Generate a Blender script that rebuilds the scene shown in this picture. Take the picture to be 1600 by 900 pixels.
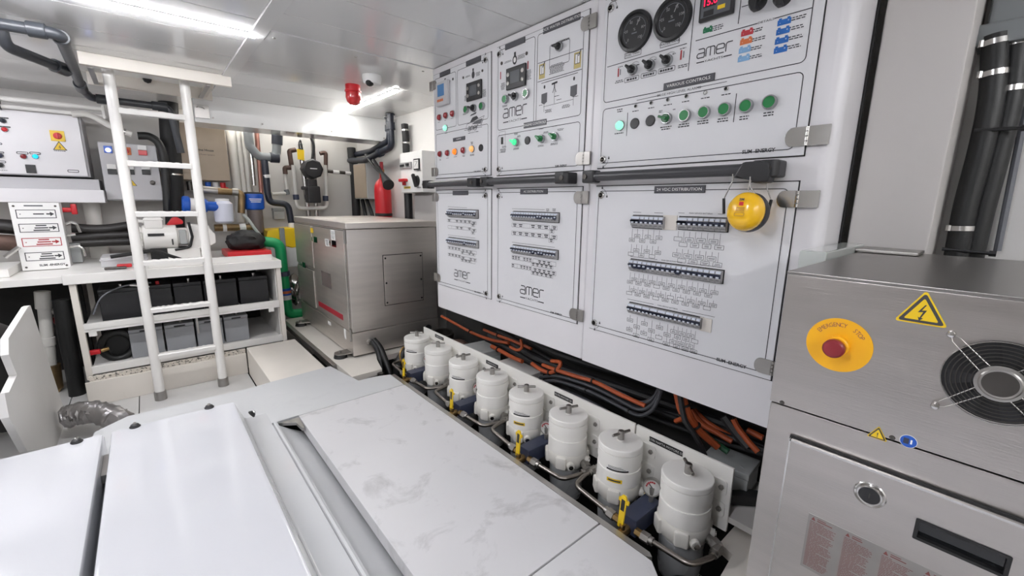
import bpy, bmesh, math, random
from mathutils import Matrix, Vector
random.seed(7)
for o in list(bpy.data.objects): bpy.data.objects.remove(o)
sc = bpy.context.scene
COL = sc.collection
# ---- camera
cam = bpy.data.cameras.new('camera'); cam.sensor_width = 36; cam.sensor_fit = 'HORIZONTAL'
cam.lens = 14.948; cam.clip_start = .02; cam.clip_end = 60
co = bpy.data.objects.new('camera', cam); COL.objects.link(co)
CAMX, CAMY, CAMF = Vector((0.761217, -0.648382, 0.012225)), Vector((0.119285, 0.158523, 0.980123)), Vector((0.637432, 0.744629, -0.198013))
co.matrix_world = Matrix(((CAMX.x, CAMY.x, -CAMF.x, 0), (CAMX.y, CAMY.y, -CAMF.y, 0), (CAMX.z, CAMY.z, -CAMF.z, 1.0), (0, 0, 0, 1)))
sc.camera = co
# ---- world and exposure
w = bpy.data.worlds.new('world'); sc.world = w; w.use_nodes = True
w.node_tree.nodes['Background'].inputs[0].default_value = (.75, .8, .9, 1)
w.node_tree.nodes['Background'].inputs[1].default_value = .02
vs = sc.view_settings
vs.view_transform = 'Standard'; vs.look = 'None'; vs.exposure = 1.30; vs.gamma = 1; vs.use_curve_mapping = False
LED_POWER = 60.0
sc.cycles.max_bounces = 10; sc.cycles.diffuse_bounces = 6; sc.cycles.glossy_bounces = 5
sc.cycles.caustics_reflective = False; sc.cycles.caustics_refractive = False
sc.cycles.sample_clamp_indirect = 6.0

# ---- materials
MATS = {}
def srgb(h):
    h = h.lstrip('#'); c = [int(h[i:i+2], 16)/255 for i in (0, 2, 4)]
    return [x/12.92 if x <= .04045 else ((x+.055)/1.055)**2.4 for x in c]
def mat(name, col, rough=.5, metal=0, var=.04, scale=6, bump=0, bscale=60, stretch=None, rvar=.05, emit=0, spec=.5, coat=0, trans=0, stain=None):
    m = bpy.data.materials.new(name); m.use_nodes = True; nt = m.node_tree; N = nt.nodes; L = nt.links
    b = N['Principled BSDF']; c = srgb(col)
    tc = N.new('ShaderNodeTexCoord'); mp = N.new('ShaderNodeMapping'); L.new(tc.outputs['Object'], mp.inputs[0])
    if stretch: mp.inputs['Scale'].default_value = stretch
    nz = N.new('ShaderNodeTexNoise'); nz.inputs['Scale'].default_value = scale; nz.inputs['Detail'].default_value = 4
    L.new(mp.outputs[0], nz.inputs['Vector'])
    r = N.new('ShaderNodeValToRGB'); L.new(nz.outputs['Fac'], r.inputs[0])
    r.color_ramp.elements[0].position = .3; r.color_ramp.elements[1].position = .7
    r.color_ramp.elements[0].color = [max(0, x*(1-var)) for x in c]+[1]
    r.color_ramp.elements[1].color = [min(1, x*(1+var)) for x in c]+[1]
    out = r.outputs[0]
    if stain:
        scol, sscale, lo, hi, amt = stain
        n2 = N.new('ShaderNodeTexNoise'); n2.inputs['Scale'].default_value = sscale; n2.inputs['Detail'].default_value = 7; n2.inputs['Roughness'].default_value = .65
        n2.inputs['Distortion'].default_value = .6
        L.new(tc.outputs['Object'], n2.inputs['Vector'])
        r2 = N.new('ShaderNodeValToRGB'); r2.color_ramp.elements[0].position = lo; r2.color_ramp.elements[1].position = hi
        r2.color_ramp.elements[0].color = (0, 0, 0, 1); r2.color_ramp.elements[1].color = (amt, amt, amt, 1)
        L.new(n2.outputs['Fac'], r2.inputs[0])
        mx = N.new('ShaderNodeMix'); mx.data_type = 'RGBA'
        L.new(r2.outputs[0], mx.inputs[0]); L.new(out, mx.inputs[6]); mx.inputs[7].default_value = srgb(scol)+[1]
        out = mx.outputs[2]
    L.new(out, b.inputs['Base Color'])
    b.inputs['Metallic'].default_value = metal
    mr = N.new('ShaderNodeMapRange'); L.new(nz.outputs['Fac'], mr.inputs[0])
    mr.inputs[3].default_value = max(.02, rough-rvar); mr.inputs[4].default_value = min(1, rough+rvar)
    L.new(mr.outputs[0], b.inputs['Roughness'])
    b.inputs['Specular IOR Level'].default_value = spec
    if coat: b.inputs['Coat Weight'].default_value = coat; b.inputs['Coat Roughness'].default_value = .06
    if trans: b.inputs['Transmission Weight'].default_value = trans
    if emit:
        b.inputs['Emission Color'].default_value = c+[1]; b.inputs['Emission Strength'].default_value = emit
    if bump:
        n3 = N.new('ShaderNodeTexNoise'); n3.inputs['Scale'].default_value = bscale; n3.inputs['Detail'].default_value = 3
        L.new(mp.outputs[0], n3.inputs['Vector'])
        bp = N.new('ShaderNodeBump'); bp.inputs['Strength'].default_value = bump; bp.inputs['Distance'].default_value = .002
        L.new(n3.outputs['Fac'], bp.inputs['Height']); L.new(bp.outputs[0], b.inputs['Normal'])
    MATS[name] = m
    return m
mat('cabinet_white', '#dddbdd', .32, var=.012, rvar=.03)
mat('panel_face', '#dadadc', .42, var=.01, scale=3)
mat('cover_white', '#d2d3d7', .10, var=.01, scale=2, rvar=.02, coat=.3)
mat('ceiling_white', '#e6e6e5', .10, var=.012, scale=3, rvar=.03)
mat('ceiling_seam', '#f2f2f0', .3)
mat('unseen_grey', '#a3a09c', .6, var=.1, scale=2)
mat('gold', '#c2b070', .5)
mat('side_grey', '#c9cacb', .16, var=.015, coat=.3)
mat('hull_white', '#dcdad7', .5, var=.03, scale=4)
mat('wall_grey', '#cfccc8', .55, var=.04, scale=4)
mat('column_beige', '#c9c5c2', .5, var=.015)
mat('cream', '#ded8cf', .42, var=.035, scale=5, stain=('#8d8273', 7, .66, .85, .3))
mat('cream_dirty', '#cfc8bd', .6, var=.08, scale=20, stain=('#2d2924', 60, .52, .58, .9))
mat('paint_white', '#e6e4e0', .3, var=.02, bump=.15, bscale=25)
mat('plate_grey', '#d0cfd0', .38, var=.025, scale=3, stain=('#6f6d6c', 6, .54, .8, .62))
mat('plate_grey_clean', '#c6c7c8', .42, var=.02, scale=3, stain=('#9a9ba0', 4, .55, .85, .35))
mat('tile_grey', '#c6c5c3', .35, var=.02, scale=3)
mat('alu', '#b9b7b4', .38, 1, var=.03, stretch=(1, .05, 1), scale=40)
mat('stainless', '#b9b4b0', .33, 1, var=.05, scale=3, stretch=(1, 1, 12), bump=.12, bscale=40, rvar=.07)
mat('stainless_gen', '#e4ded8', .43, 1, var=.05, scale=3, stretch=(1, 1, 12), bump=.12, bscale=40, rvar=.07)
mat('front_white', '#e4e2de', .6, var=.04, scale=2)
mat('stainless_top', '#a09d9a', .34, 1, var=.05, scale=3, bump=.05, bscale=60, rvar=.06)
mat('chrome', '#c8c6c3', .2, 1, var=.03)
mat('steel_dull', '#a4a19d', .36, 1, var=.06, scale=20)
mat('pipe_steel', '#8d8781', .3, 1, var=.08)
mat('steel_dark', '#5a5754', .42, 1, var=.1, scale=20)
mat('brass', '#a08458', .35, 1, var=.12, scale=25)
mat('bronze', '#8a7454', .45, .9, var=.15, scale=15)
mat('copper_pipe', '#b07e70', .42, .5, var=.08)
mat('black_plastic', '#1c1c1e', .42, var=.1)
mat('black_soft', '#151516', .6, var=.15)
mat('rubber_hose', '#101111', .45, var=.15, scale=12, bump=.2, bscale=200)
mat('hose_dark', '#23201f', .45, var=.2, scale=15)
mat('charcoal', '#3b3b3e', .35, var=.05)
mat('pipe_dark', '#2e3136', .4, var=.06)
mat('pipe_navy', '#1f2430', .38, var=.08)
mat('pvc_grey', '#7e8284', .45, var=.05)
mat('pvc_white', '#d5d3cd', .4, var=.03)
mat('navy_block', '#33394d', .4, var=.06, scale=30)
mat('breaker_grey', '#9b9a9a', .5, var=.03)
mat('breaker_window', '#d3d9e4', .3, var=.03)
mat('breaker_navy', '#1b2238', .4)
mat('filter_white', '#eeece7', .38, var=.012, scale=10)
mat('filter_base', '#dcd9d2', .42, var=.02, scale=15)
mat('bowl_grey', '#9b9c9d', .28, var=.04, scale=10, coat=.3)
mat('yellow', '#e7c21c', .38, var=.04)
mat('yellow_muff', '#f0bb17', .2, var=.02, coat=.4)
mat('yellow_estop', '#e8aa10', .4, var=.02)
mat('red', '#c8232b', .3, var=.05)
mat('red_dark', '#7c1d24', .4, var=.05)
mat('red_lens', '#c02025', .2, var=.1, coat=.4)
mat('lamp_red', '#8e2a30', .25)
mat('green_button', '#1f7a41', .3)
mat('green_dark', '#0f5c2c', .3)
mat('green_pipe', '#17a05f', .38, var=.05)
mat('blue', '#1b55b4', .3, var=.06)
mat('blue_icon', '#1d63b0', .5)
mat('blue_pale', '#7fa9d0', .5)
mat('orange_icon', '#cf6f3c', .5)
mat('red_icon', '#b5303b', .5)
mat('green_icon', '#17714a', .5)
mat('ink', '#3a3a3d', .6)
mat('ink_grey', '#5c5c60', .6)
mat('ink_red', '#a3262b', .6)
mat('ink_brown', '#7d4a46', .6)
mat('paper', '#e9e8e6', .6)
mat('plate_dark', '#4a4a50', .4, var=.06)
mat('bezel', '#a9abac', .25, .9, var=.03)
mat('tan', '#a59684', .5, var=.03)
mat('box_grey', '#bdbcbe', .45, var=.02)
mat('jb_grey', '#a9acab', .5, var=.03)
mat('orange_cable', '#a34a22', .5, var=.1)
mat('cable_black', '#1d1d1f', .5, var=.15)
mat('cable_front', '#333539', .42, var=.12)
mat('cable_grey', '#6c6e74', .5, var=.08)
mat('green_cable', '#1c5134', .5, var=.1)
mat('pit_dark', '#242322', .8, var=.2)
mat('battery_black', '#17171a', .4, var=.1)
mat('battery_grey', '#96989b', .5, var=.03)
mat('foil', '#b6b4b2', .22, 1, var=.1, scale=18, bump=.9, bscale=14)
mat('duct', '#a7a4a3', .3, .85, var=.08, scale=10, bump=.4, bscale=30)
mat('rust', '#5e4a42', .6, .5, var=.25, scale=20)
mat('led_diffuser', '#fcfcff', .4, emit=LED_POWER)
mat('led_diffuser_soft', '#f7f8ff', .4, emit=LED_POWER*.6)
mat('led_diffuser_dim', '#fffdf8', .4, emit=LED_POWER*.33)
mat('led_diffuser_near', '#f5f6ff', .4, emit=LED_POWER*.95)
mat('lamp_green_lit', '#3fd08a', .3, emit=.35)
mat('lamp_white_lit', '#8fe8c4', .3, emit=.35)
mat('lamp_amber_lit', '#ff7a1a', .3, emit=.35)
mat('lamp_amber2_lit', '#eda860', .3, emit=.25)
mat('lamp_blue_lit', '#18b4f4', .3, emit=.4)
mat('lamp_bw_lit', '#c4caff', .3, emit=.6)
mat('digits_lit', '#ff1a48', .3, emit=.6)
mat('lcd_blue', '#4d7fb2', .25)
mat('lcd_grey', '#5c5f62', .2)
mat('glass_dark', '#101214', .08)
mat('clear_plastic', '#b4b8b4', .15, var=.02, coat=.3)
mat('frosted', '#b9bcc4', .3, var=.03)
mat('bucket_white', '#d9dcea', .35, var=.02)
mat('red_box', '#9a1f2e', .4)
mat('smoke', '#6d625f', .25, var=.05, coat=.3)
mat('copper', '#b48a50', .3, 1)

# ---- geometry helpers
I4 = Matrix.Identity(4)
def BM(): return bmesh.new()
def _xf(bm, vs, M, mi):
    if M is not I4: bmesh.ops.transform(bm, matrix=M, verts=vs)
def box(bm, c, s, M=I4, mi=0, bev=0, rot=None, seg=2):
    T = Matrix.Translation(c)
    if rot: T = T @ rot
    r = bmesh.ops.create_cube(bm, size=1, matrix=M @ T @ Matrix.Diagonal((s[0], s[1], s[2], 1)))
    vs = r['verts']; fs = set(f for v in vs for f in v.link_faces)
    for f in fs: f.material_index = mi
    if bev:
        es = list(set(e for v in vs for e in v.link_edges))
        rr = bmesh.ops.bevel(bm, geom=es, offset=bev, segments=seg, affect='EDGES', profile=.5, clamp_overlap=True)
        for f in rr['faces']: f.material_index = mi
def b2(bm, lo, hi, M=I4, mi=0, bev=0, seg=2):
    box(bm, [(a+b)/2 for a, b in zip(lo, hi)], [abs(b-a) for a, b in zip(lo, hi)], M, mi, bev, None, seg)
def ring(bm, pts): return [bm.verts.new(p) for p in pts]
def lathe(bm, prof, M=I4, seg=24, mi=0, sx=1, sy=1):
    rows = []
    for r, z in prof:
        if r < 1e-6: rows.append([bm.verts.new(M @ Vector((0, 0, z)))])
        else: rows.append([bm.verts.new(M @ Vector((r*sx*math.cos(2*math.pi*k/seg), r*sy*math.sin(2*math.pi*k/seg), z))) for k in range(seg)])
    for a, b in zip(rows, rows[1:]):
        for k in range(seg):
            k2 = (k+1) % seg
            q = ([a[0]] if len(a) == 1 else [a[k], a[k2]]) + ([b[0]] if len(b) == 1 else [b[k2], b[k]])
            if len(q) > 2:
                f = bm.faces.new(q); f.material_index = mi
    for e, rev in ((rows[0], True), (rows[-1], False)):
        if len(e) > 2:
            f = bm.faces.new(e[::-1] if rev else e); f.material_index = mi
def zto(p0, p1):
    p0 = Vector(p0); d = Vector(p1)-p0
    return Matrix.Translation(p0) @ d.to_track_quat('Z', 'Y').to_matrix().to_4x4(), d.length
def cyl(bm, p0, p1, r, r2=None, seg=16, mi=0, bev=0):
    M, l = zto(p0, p1); r2 = r if r2 is None else r2
    pr = [(r, 0), (r2, l)]
    if bev: pr = [(r-bev, 0), (r, bev), (r2, l-bev), (r2-bev, l)]
    lathe(bm, pr, M, seg, mi)
def fillet(pts, rad, n=6):
    pts = [Vector(p) for p in pts]; out = [pts[0]]
    for a, b, c in zip(pts, pts[1:], pts[2:]):
        u = (a-b); v = (c-b); lu, lv = u.length, v.length
        if lu < 1e-6 or lv < 1e-6: continue
        u /= lu; v /= lv; ang = u.angle(v, 0)
        if ang > 3.05 or ang < .05: out.append(b); continue
        d = min(rad/math.tan(ang/2), lu*.48, lv*.48)
        p, q = b+u*d, b+v*d
        for k in range(n+1):
            t = k/n; out.append(p*(1-t)**2 + b*2*t*(1-t) + q*t**2)
    out.append(pts[-1]); return out
def tube(bm, pts, r, seg=10, mi=0, rad=0, r2=None, n=6, cap=True):
    pts = fillet(pts, rad, n) if rad else [Vector(p) for p in pts]
    P = [pts[0]]
    for p in pts[1:]:
        if (p-P[-1]).length > 1e-5: P.append(p)
    m = len(P); T = []
    for i in range(m):
        d = (P[min(i+1, m-1)]-P[max(i-1, 0)]); T.append(d.normalized())
    up = Vector((0, 0, 1)) if abs(T[0].z) < .9 else Vector((1, 0, 0))
    u = T[0].cross(up).normalized(); rows = []
    for i in range(m):
        u = (u - T[i]*u.dot(T[i])).normalized(); v = T[i].cross(u)
        rr = r if r2 is None else r+(r2-r)*i/(m-1)
        rows.append([bm.verts.new(P[i]+(u*math.cos(2*math.pi*k/seg)+v*math.sin(2*math.pi*k/seg))*rr) for k in range(seg)])
    for a, b in zip(rows, rows[1:]):
        for k in range(seg):
            f = bm.faces.new([a[k], a[(k+1) % seg], b[(k+1) % seg], b[k]]); f.material_index = mi
    if cap:
        f = bm.faces.new(rows[0][::-1]); f.material_index = mi
        f = bm.faces.new(rows[-1]); f.material_index = mi
def spline(pts, n=8):
    P = [Vector(p) for p in pts]; P = [P[0]*2-P[1]]+P+[P[-1]*2-P[-2]]; out = []
    for i in range(1, len(P)-2):
        a, b, c, d = P[i-1:i+3]
        for k in range(n):
            t = k/n
            out.append(.5*((2*b)+(c-a)*t+(2*a-5*b+4*c-d)*t*t+(3*b-a-3*c+d)*t**3))
    out.append(P[-2]); return out
def prism(bm, poly, h0, h1, M=I4, mi=0, bev=0):
    a = [bm.verts.new(M @ Vector((x, y, h0))) for x, y in poly]; b = [bm.verts.new(M @ Vector((x, y, h1))) for x, y in poly]
    n = len(poly); fs = []
    fs.append(bm.faces.new(a[::-1])); fs.append(bm.faces.new(b))
    for k in range(n): fs.append(bm.faces.new([a[k], a[(k+1) % n], b[(k+1) % n], b[k]]))
    for f in fs: f.material_index = mi
    if bev:
        es = list(set(e for f in fs for e in f.edges))
        rr = bmesh.ops.bevel(bm, geom=es, offset=bev, segments=2, affect='EDGES', profile=.5, clamp_overlap=True)
        for f in rr['faces']: f.material_index = mi
def flat(bm, poly, h, M=I4, mi=0):
    f = bm.faces.new([bm.verts.new(M @ Vector((x, y, h))) for x, y in poly]); f.material_index = mi; return f
def fr(bm, u0, v0, u1, v1, M, h, mi=0):
    flat(bm, [(u0, v0), (u1, v0), (u1, v1), (u0, v1)], h, M, mi)
def ell(bm, c, s, M=I4, mi=0, seg=20, rings=10):
    r = bmesh.ops.create_uvsphere(bm, u_segments=seg, v_segments=rings, radius=1, matrix=M @ Matrix.Translation(c) @ Matrix.Diagonal((s[0], s[1], s[2], 1)))
    for f in set(f for v in r['verts'] for f in v.link_faces): f.material_index = mi
def rrect(u0, v0, u1, v1, r, n=4):
    r = min(r, abs(u1-u0)/2, abs(v1-v0)/2); out = []
    for cx, cy, a in ((u1-r, v0+r, -90), (u1-r, v1-r, 0), (u0+r, v1-r, 90), (u0+r, v0+r, 180)):
        for k in range(n+1):
            t = math.radians(a+90*k/n); out.append((cx+r*math.cos(t), cy+r*math.sin(t)))
    return out
def outline(bm, u0, v0, u1, v1, r, t, M, h=.0006, mi=0, n=4):
    o = rrect(u0, v0, u1, v1, r, n); i = rrect(u0+t, v0+t, u1-t, v1-t, max(r-t, .0002), n)
    A = [bm.verts.new(M @ Vector((x, y, h))) for x, y in o]; B = [bm.verts.new(M @ Vector((x, y, h))) for x, y in i]
    for k in range(len(A)):
        j = (k+1) % len(A); f = bm.faces.new([A[k], A[j], B[j], B[k]]); f.material_index = mi
def line(bm, a, b, t, M, h=.0006, mi=0):
    a = Vector(a); b = Vector(b); d = (b-a).normalized()*t/2; n = Vector((-d.y, d.x))
    flat(bm, [a-n, b-n, b+n, a+n], h, M, mi)
_TX = {}
def txt(bm, s, pos, h, M, z=.0008, mi=0, sx=1.0, rot=0, bold=0, al='CENTER'):
    key = (s, bold, al)
    if key not in _TX:
        cu = bpy.data.curves.new('t', 'FONT'); cu.body = s; cu.align_x = al; cu.align_y = 'CENTER'; cu.resolution_u = 2; cu.offset = bold
        ob = bpy.data.objects.new('t', cu); me = bpy.data.meshes.new_from_object(ob)
        _TX[key] = ([tuple(v.co) for v in me.vertices], [tuple(p.vertices) for p in me.polygons])
        bpy.data.objects.remove(ob); bpy.data.curves.remove(cu); bpy.data.meshes.remove(me)
    MM = M @ Matrix.Translation((pos[0], pos[1], z)) @ Matrix.Rotation(rot, 4, 'Z') @ Matrix.Diagonal((h*1.35*sx, h*1.35, 1, 1))
    vs, ps = _TX[key]; V = [bm.verts.new(MM @ Vector(v)) for v in vs]
    for p in ps:
        f = bm.faces.new([V[i] for i in p]); f.material_index = mi
def micro(bm, c, w, rows, M, h=.0006, mi=0, t=.0022, gap=.0042, seed=0):
    """rows of very small print, too small to read: broken dashes"""
    rd = random.Random(seed+int(abs(c[0])*1e4))
    for k in range(rows):
        v = c[1]-k*gap; ww = w*(.7+.3*rd.random()); u = c[0]-ww/2
        while u < c[0]+ww/2-.001:
            l = min(.004+.006*rd.random(), c[0]+ww/2-u); fr(bm, u, v-t/2, u+l, v+t/2, M, h, mi); u += l+.0018
def plane(o, u, v):
    u = Vector(u); v = Vector(v); n = u.cross(v)
    return Matrix(((u.x, v.x, n.x, o[0]), (u.y, v.y, n.y, o[1]), (u.z, v.z, n.z, o[2]), (0, 0, 0, 1)))
def onX(x): return plane((x, 0, 0), (0, -1, 0), (0, 0, 1))     # faces -X, local (u, v) = (-Y, Z)
def onY(y): return plane((0, y, 0), (1, 0, 0), (0, 0, 1))      # faces -Y, local (u, v) = (X, Z)
def onZ(z): return plane((0, 0, z), (1, 0, 0), (0, 1, 0))      # faces up

# ---- object helpers
def rootloc(o):
    v = Vector((0, 0, 0))
    while o is not None: v = v + o.location; o = o.parent
    return v
def obj(name, bm, mats, parent=None, smooth=True, ang=38, label=None):
    if isinstance(mats, str): mats = [mats]
    if parent is not None:
        off = rootloc(parent)
        if off.length > 0: bmesh.ops.translate(bm, verts=bm.verts, vec=-off)
    bmesh.ops.recalc_face_normals(bm, faces=[f for f in bm.faces if any(len(e.link_faces) > 1 for e in f.edges)])
    me = bpy.data.meshes.new(name); bm.to_mesh(me); bm.free()
    for m in mats: me.materials.append(MATS[m])
    if smooth and len(me.polygons):
        me.polygons.foreach_set('use_smooth', [True]*len(me.polygons)); me.set_sharp_from_angle(angle=math.radians(ang))
    o = bpy.data.objects.new(name, me); COL.objects.link(o)
    if smooth and 8 < len(me.polygons) < 4000:
        wn = o.modifiers.new('wn', 'WEIGHTED_NORMAL'); wn.keep_sharp = True; wn.weight = 80
    if parent is not None: o.parent = parent
    if label: o['label'] = label
    return o
def tag(o, label, cat, group=None):
    o['label'] = label; o['category'] = cat
    if group: o['group'] = group
    return o
def thing(name, label, cat, loc=(0, 0, 0), group=None):
    o = bpy.data.objects.new(name, None); COL.objects.link(o); o.location = loc; o.empty_display_size = .05
    return tag(o, label, cat, group)
def struct(name, bm, mats, parent=None):
    o = obj(name, bm, mats, parent)
    if parent is None: o['kind'] = 'structure'
    return o
def dup(o, parent=None, loc=None):
    c = o.copy(); COL.objects.link(c)
    if parent is not None: c.parent = parent; c.matrix_parent_inverse = Matrix.Identity(4)
    if loc is not None: c.location = loc
    for ch in list(o.children): dup(ch, c)
    return c

# ================= LIGHTS: LED strips on the ceiling, some added out of view
def led(name, a, b, label, wdt=.022, group=None, m='led_diffuser'):
    a = Vector(a); b = Vector(b); d = (b-a).normalized(); n = Vector((-d.y, d.x, 0))
    t = thing(name, label, 'light', tuple((a+b)/2), group)
    M = Matrix(((d.x, n.x, 0, a.x), (d.y, n.y, 0, a.y), (0, 0, 1, a.z), (0, 0, 0, 1))); l = (b-a).length
    bm = BM(); b2(bm, (-.006, -wdt/2-.003, -.006), (l+.006, wdt/2+.003, 0), M, 0, .002); obj('housing', bm, 'cabinet_white', t)
    bm = BM(); b2(bm, (0, -wdt/2, -.016), (l, wdt/2, -.0055), M, 0, .004); obj('diffuser', bm, m, t)
    return t
CZ = 1.69
led('led_strip', (-1.5, 2.25, CZ), (.452, 2.235, CZ), 'long bright LED strip across the ceiling in front of the hatch')
led('led_strip', (1.305, 2.66, CZ), (1.305, 3.69, CZ), 'short bright LED strip on the ceiling beside the red beacon', .026, None, 'led_diffuser_dim')
led('led_strip', (-1.6, .35, CZ), (.05, .35, CZ), 'LED strip on the ceiling overhead, outside the picture', .024, None, 'led_diffuser_near')
led('led_strip', (.45, 4.2, CZ), (1.50, 4.2, CZ), 'LED strip on the ceiling behind the white beam', .02, None, 'led_diffuser_dim')  # added lamp, hidden by the beam, lifts the dim back wall
led('led_strip', (-1.0, 2.7, CZ), (-1.0, 3.9, CZ), 'LED strip on the ceiling above the left counter, outside the picture', .022, None, 'led_diffuser_soft')
led('led_strip', (-1.0, -1.2, CZ), (1.3, -1.2, CZ), 'LED strip across the ceiling behind the viewpoint, outside the picture', .022)  # added fill strip so the generator's near end reflects more light

# ================= SETTING
bm = BM(); b2(bm, (-2.2, -2.2, -.62), (2.2, 4.6, -.55)); floor = struct('floor', bm, 'pit_dark')
bm = BM(); b2(bm, (-1.7, 2.0, -.23), (.424, 4.45, -.212)); struct('floor_bed', bm, 'pit_dark', floor)
tx = [-1.66, -1.06, -.47, -.157, .422]; ty = [2.3, 3.45, 4.44]
for i in range(4):
    for j in range(2):
        bm = BM(); b2(bm, (tx[i]+.002, ty[j]+.002, -.212), (tx[i+1]-.002, ty[j+1]-.002, -.2), I4, 0, .0015)
        struct('tile', bm, 'tile_grey', floor)
# ceiling: sheets of gloss white with narrow joints
bm = BM(); b2(bm, (-2.2, -2.2, CZ+.004), (2.2, 4.6, CZ+.05)); ceil = struct('ceiling', bm, 'ceiling_seam')
ys = [-2.2, -1.6, -1.0, -.4, .2, .55, .9, 1.1, 1.38, 1.66, 1.928, 2.14]
def sheet(x0, y0, x1, y1, bot=CZ):
    bm = BM(); b2(bm, (x0+.0018, y0+.0018, bot), (x1-.0018, y1-.0018, CZ+.008), I4, 0, .001); struct('panel', bm, 'ceiling_white', ceil)
for a, b in zip(ys, ys[1:]): sheet(.49, a, 1.45, b)
for a, b in zip([2.14, 2.28, 2.66, 2.95, 3.24, 3.70], [2.28, 2.66, 2.95, 3.24, 3.70, 4.5]): sheet(.49, a, 1.75, b, CZ-.004 if a < 2.2 else CZ)
yl = [-2.2, -1.5, -.9, -.3, .3, .6, .9, 1.2, 1.48, 1.77, 2.06, 2.37, 2.665, 2.96, 3.5, 4.05, 4.5]
for a, b in zip(yl, yl[1:]):
    if a < 2.9: sheet(-2.1, a, .43, b)
    elif a < 3.0: sheet(-2.1, a, -.19, b); sheet(-.19, a, .43, 3.06)
    elif a < 3.9: sheet(-2.1, a, -.19, b)
    else: sheet(-2.1, a, .43, b)
bm = BM(); b2(bm, (.43, -2.2, CZ-.006), (.49, 3.70, CZ+.01), I4, 0, .003); struct('trim_1', bm, 'ceiling_white')
bm = BM(); b2(bm, (.335, 3.70, 1.505), (1.70, 3.97, CZ), I4, 0, .004)
beam = struct('trim_2', bm, 'ceiling_white')
for p in ((0.4394,1.544), (0.7377,1.538), (1.2293,1.5405), (1.6733,1.5334)):
    bm = BM(); cyl(bm, (p[0], 3.701, p[1]), (p[0], 3.696, p[1]), .006, seg=8); struct('screw', bm, 'steel_dull', beam)
for p in ((0.5194,2.2152,1.69), (0.8765,2.2156,1.69), (1.2359,2.2037,1.69)):
    bm = BM(); cyl(bm, (p[0], p[1], 1.682), (p[0], p[1], 1.6875), .006, seg=8); struct('screw', bm, 'steel_dull', ceil)
# walls
bm = BM(); b2(bm, (1.72, .9, -.6), (1.80, 4.5, 1.72)); struct('wall_right', bm, 'hull_white')
bm = BM(); b2(bm, (1.62, -2.2, -.6), (1.80, .9, 1.72)); struct('wall_right_2', bm, 'hull_white')
bm = BM(); b2(bm, (-2.2, 4.45, -.6), (1.80, 4.52, 1.72)); struct('wall_back', bm, 'wall_grey')
bm = BM(); b2(bm, (-2.1, -2.2, -.6), (-2.0, 4.5, 1.72)); struct('wall_left', bm, 'unseen_grey')
bm = BM(); b2(bm, (-2.1, -2.1, -.6), (1.80, -2.0, 1.72)); struct('wall_front', bm, 'front_white')
bm = BM(); b2(bm, (-1.998, .70, .0), (-1.97, 1.05, 1.60), I4, 0, .004); tag(obj('wall_panel', bm, 'front_white'), 'white panel on the left wall, outside the picture', 'panel')  # added out of view so the stainless cabinet mirrors a bright band
# pale column beside the switchboard
bm = BM(); b2(bm, (1.42, .128, .3), (1.615, .286, CZ+.005), I4, 0, .006); struct('trim_3', bm, 'column_beige')

# ================= FLOOR LEVEL: machinery covers and plates (top at z = 0)
def top_prism(name, poly, z0, z1, m, label, cat, bev=.002, group=None):
    bm = BM(); prism(bm, poly, z0, z1, I4, 0, bev); return tag(obj(name, bm, m), label, cat, group)
top_prism('floor_plate', [(.232, 2.05), (.44, 2.056), (.985, 2.064), (.987, 2.241), (.93, 2.262), (.86, 2.270), (.808, 2.268), (.758, 2.592), (.425, 2.556), (.33, 2.535), (-.171, 2.545), (-.279, 2.45), (-.3, 2.0), (.232, 2.0)], -.03, 0, 'plate_grey_clean',
          'flat grey floor plate with a notched corner in front of the stainless generator', 'plate')
top_prism('floor_plate', [(.44, .712), (.987, .712), (.987, 2.060), (.44, 2.052)], -.05, 0, 'plate_grey', 'large scuffed pale floor plate alongside the row of white filters', 'plate', .0025)
top_prism('floor_plate', [(.44, -.6), (.84, -.6), (.84, .35), (.986, .521), (.987, .7065), (.44, .7065)], -.03, 0, 'plate_grey', 'small scuffed floor plate with a clipped corner beside the nearest filter', 'plate', .002)
bm = BM(); prism(bm, [(.99, .545), (1.002, .53), (1.013, .545), (1.013, 2.24), (.99, 2.24)], -.07, -.003, I4, 0, .002)
tag(obj('edge_trim', bm, 'alu'), 'long grey metal edge strip between the floor plates and the filters', 'trim')
# gutter between cover and plate
bm = BM()
prof = [(.329, -.004), (.331, .010), (.338, .012), (.346, .008), (.352, -.010), (.40, -.045), (.52, -.12), (.52, -.126), (.39, -.052), (.345, -.018)]
a = [bm.verts.new((x, -.6, z)) for x, z in prof]; b = [bm.verts.new((x, 2.03, z)) for x, z in prof]
for k in range(len(prof)):
    j = (k+1) % len(prof); bm.faces.new([a[k], a[j], b[j], b[k]])
bm.faces.new(a[::-1]); bm.faces.new(b)
tag(obj('gutter', bm, 'plate_grey_clean'), 'sloping grey gutter with a raised white lip along the engine cover', 'gutter')
bm = BM(); prism(bm, [(.346, 2.05), (.44, 2.05), (.436, 1.93), (.424, 1.93), (.418, 2.005)], -.02, -.006, I4, 0, .001); tag(obj('corner_bracket', bm, 'alu'), 'small grey triangular bracket at the far end of the gutter', 'bracket')
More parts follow.
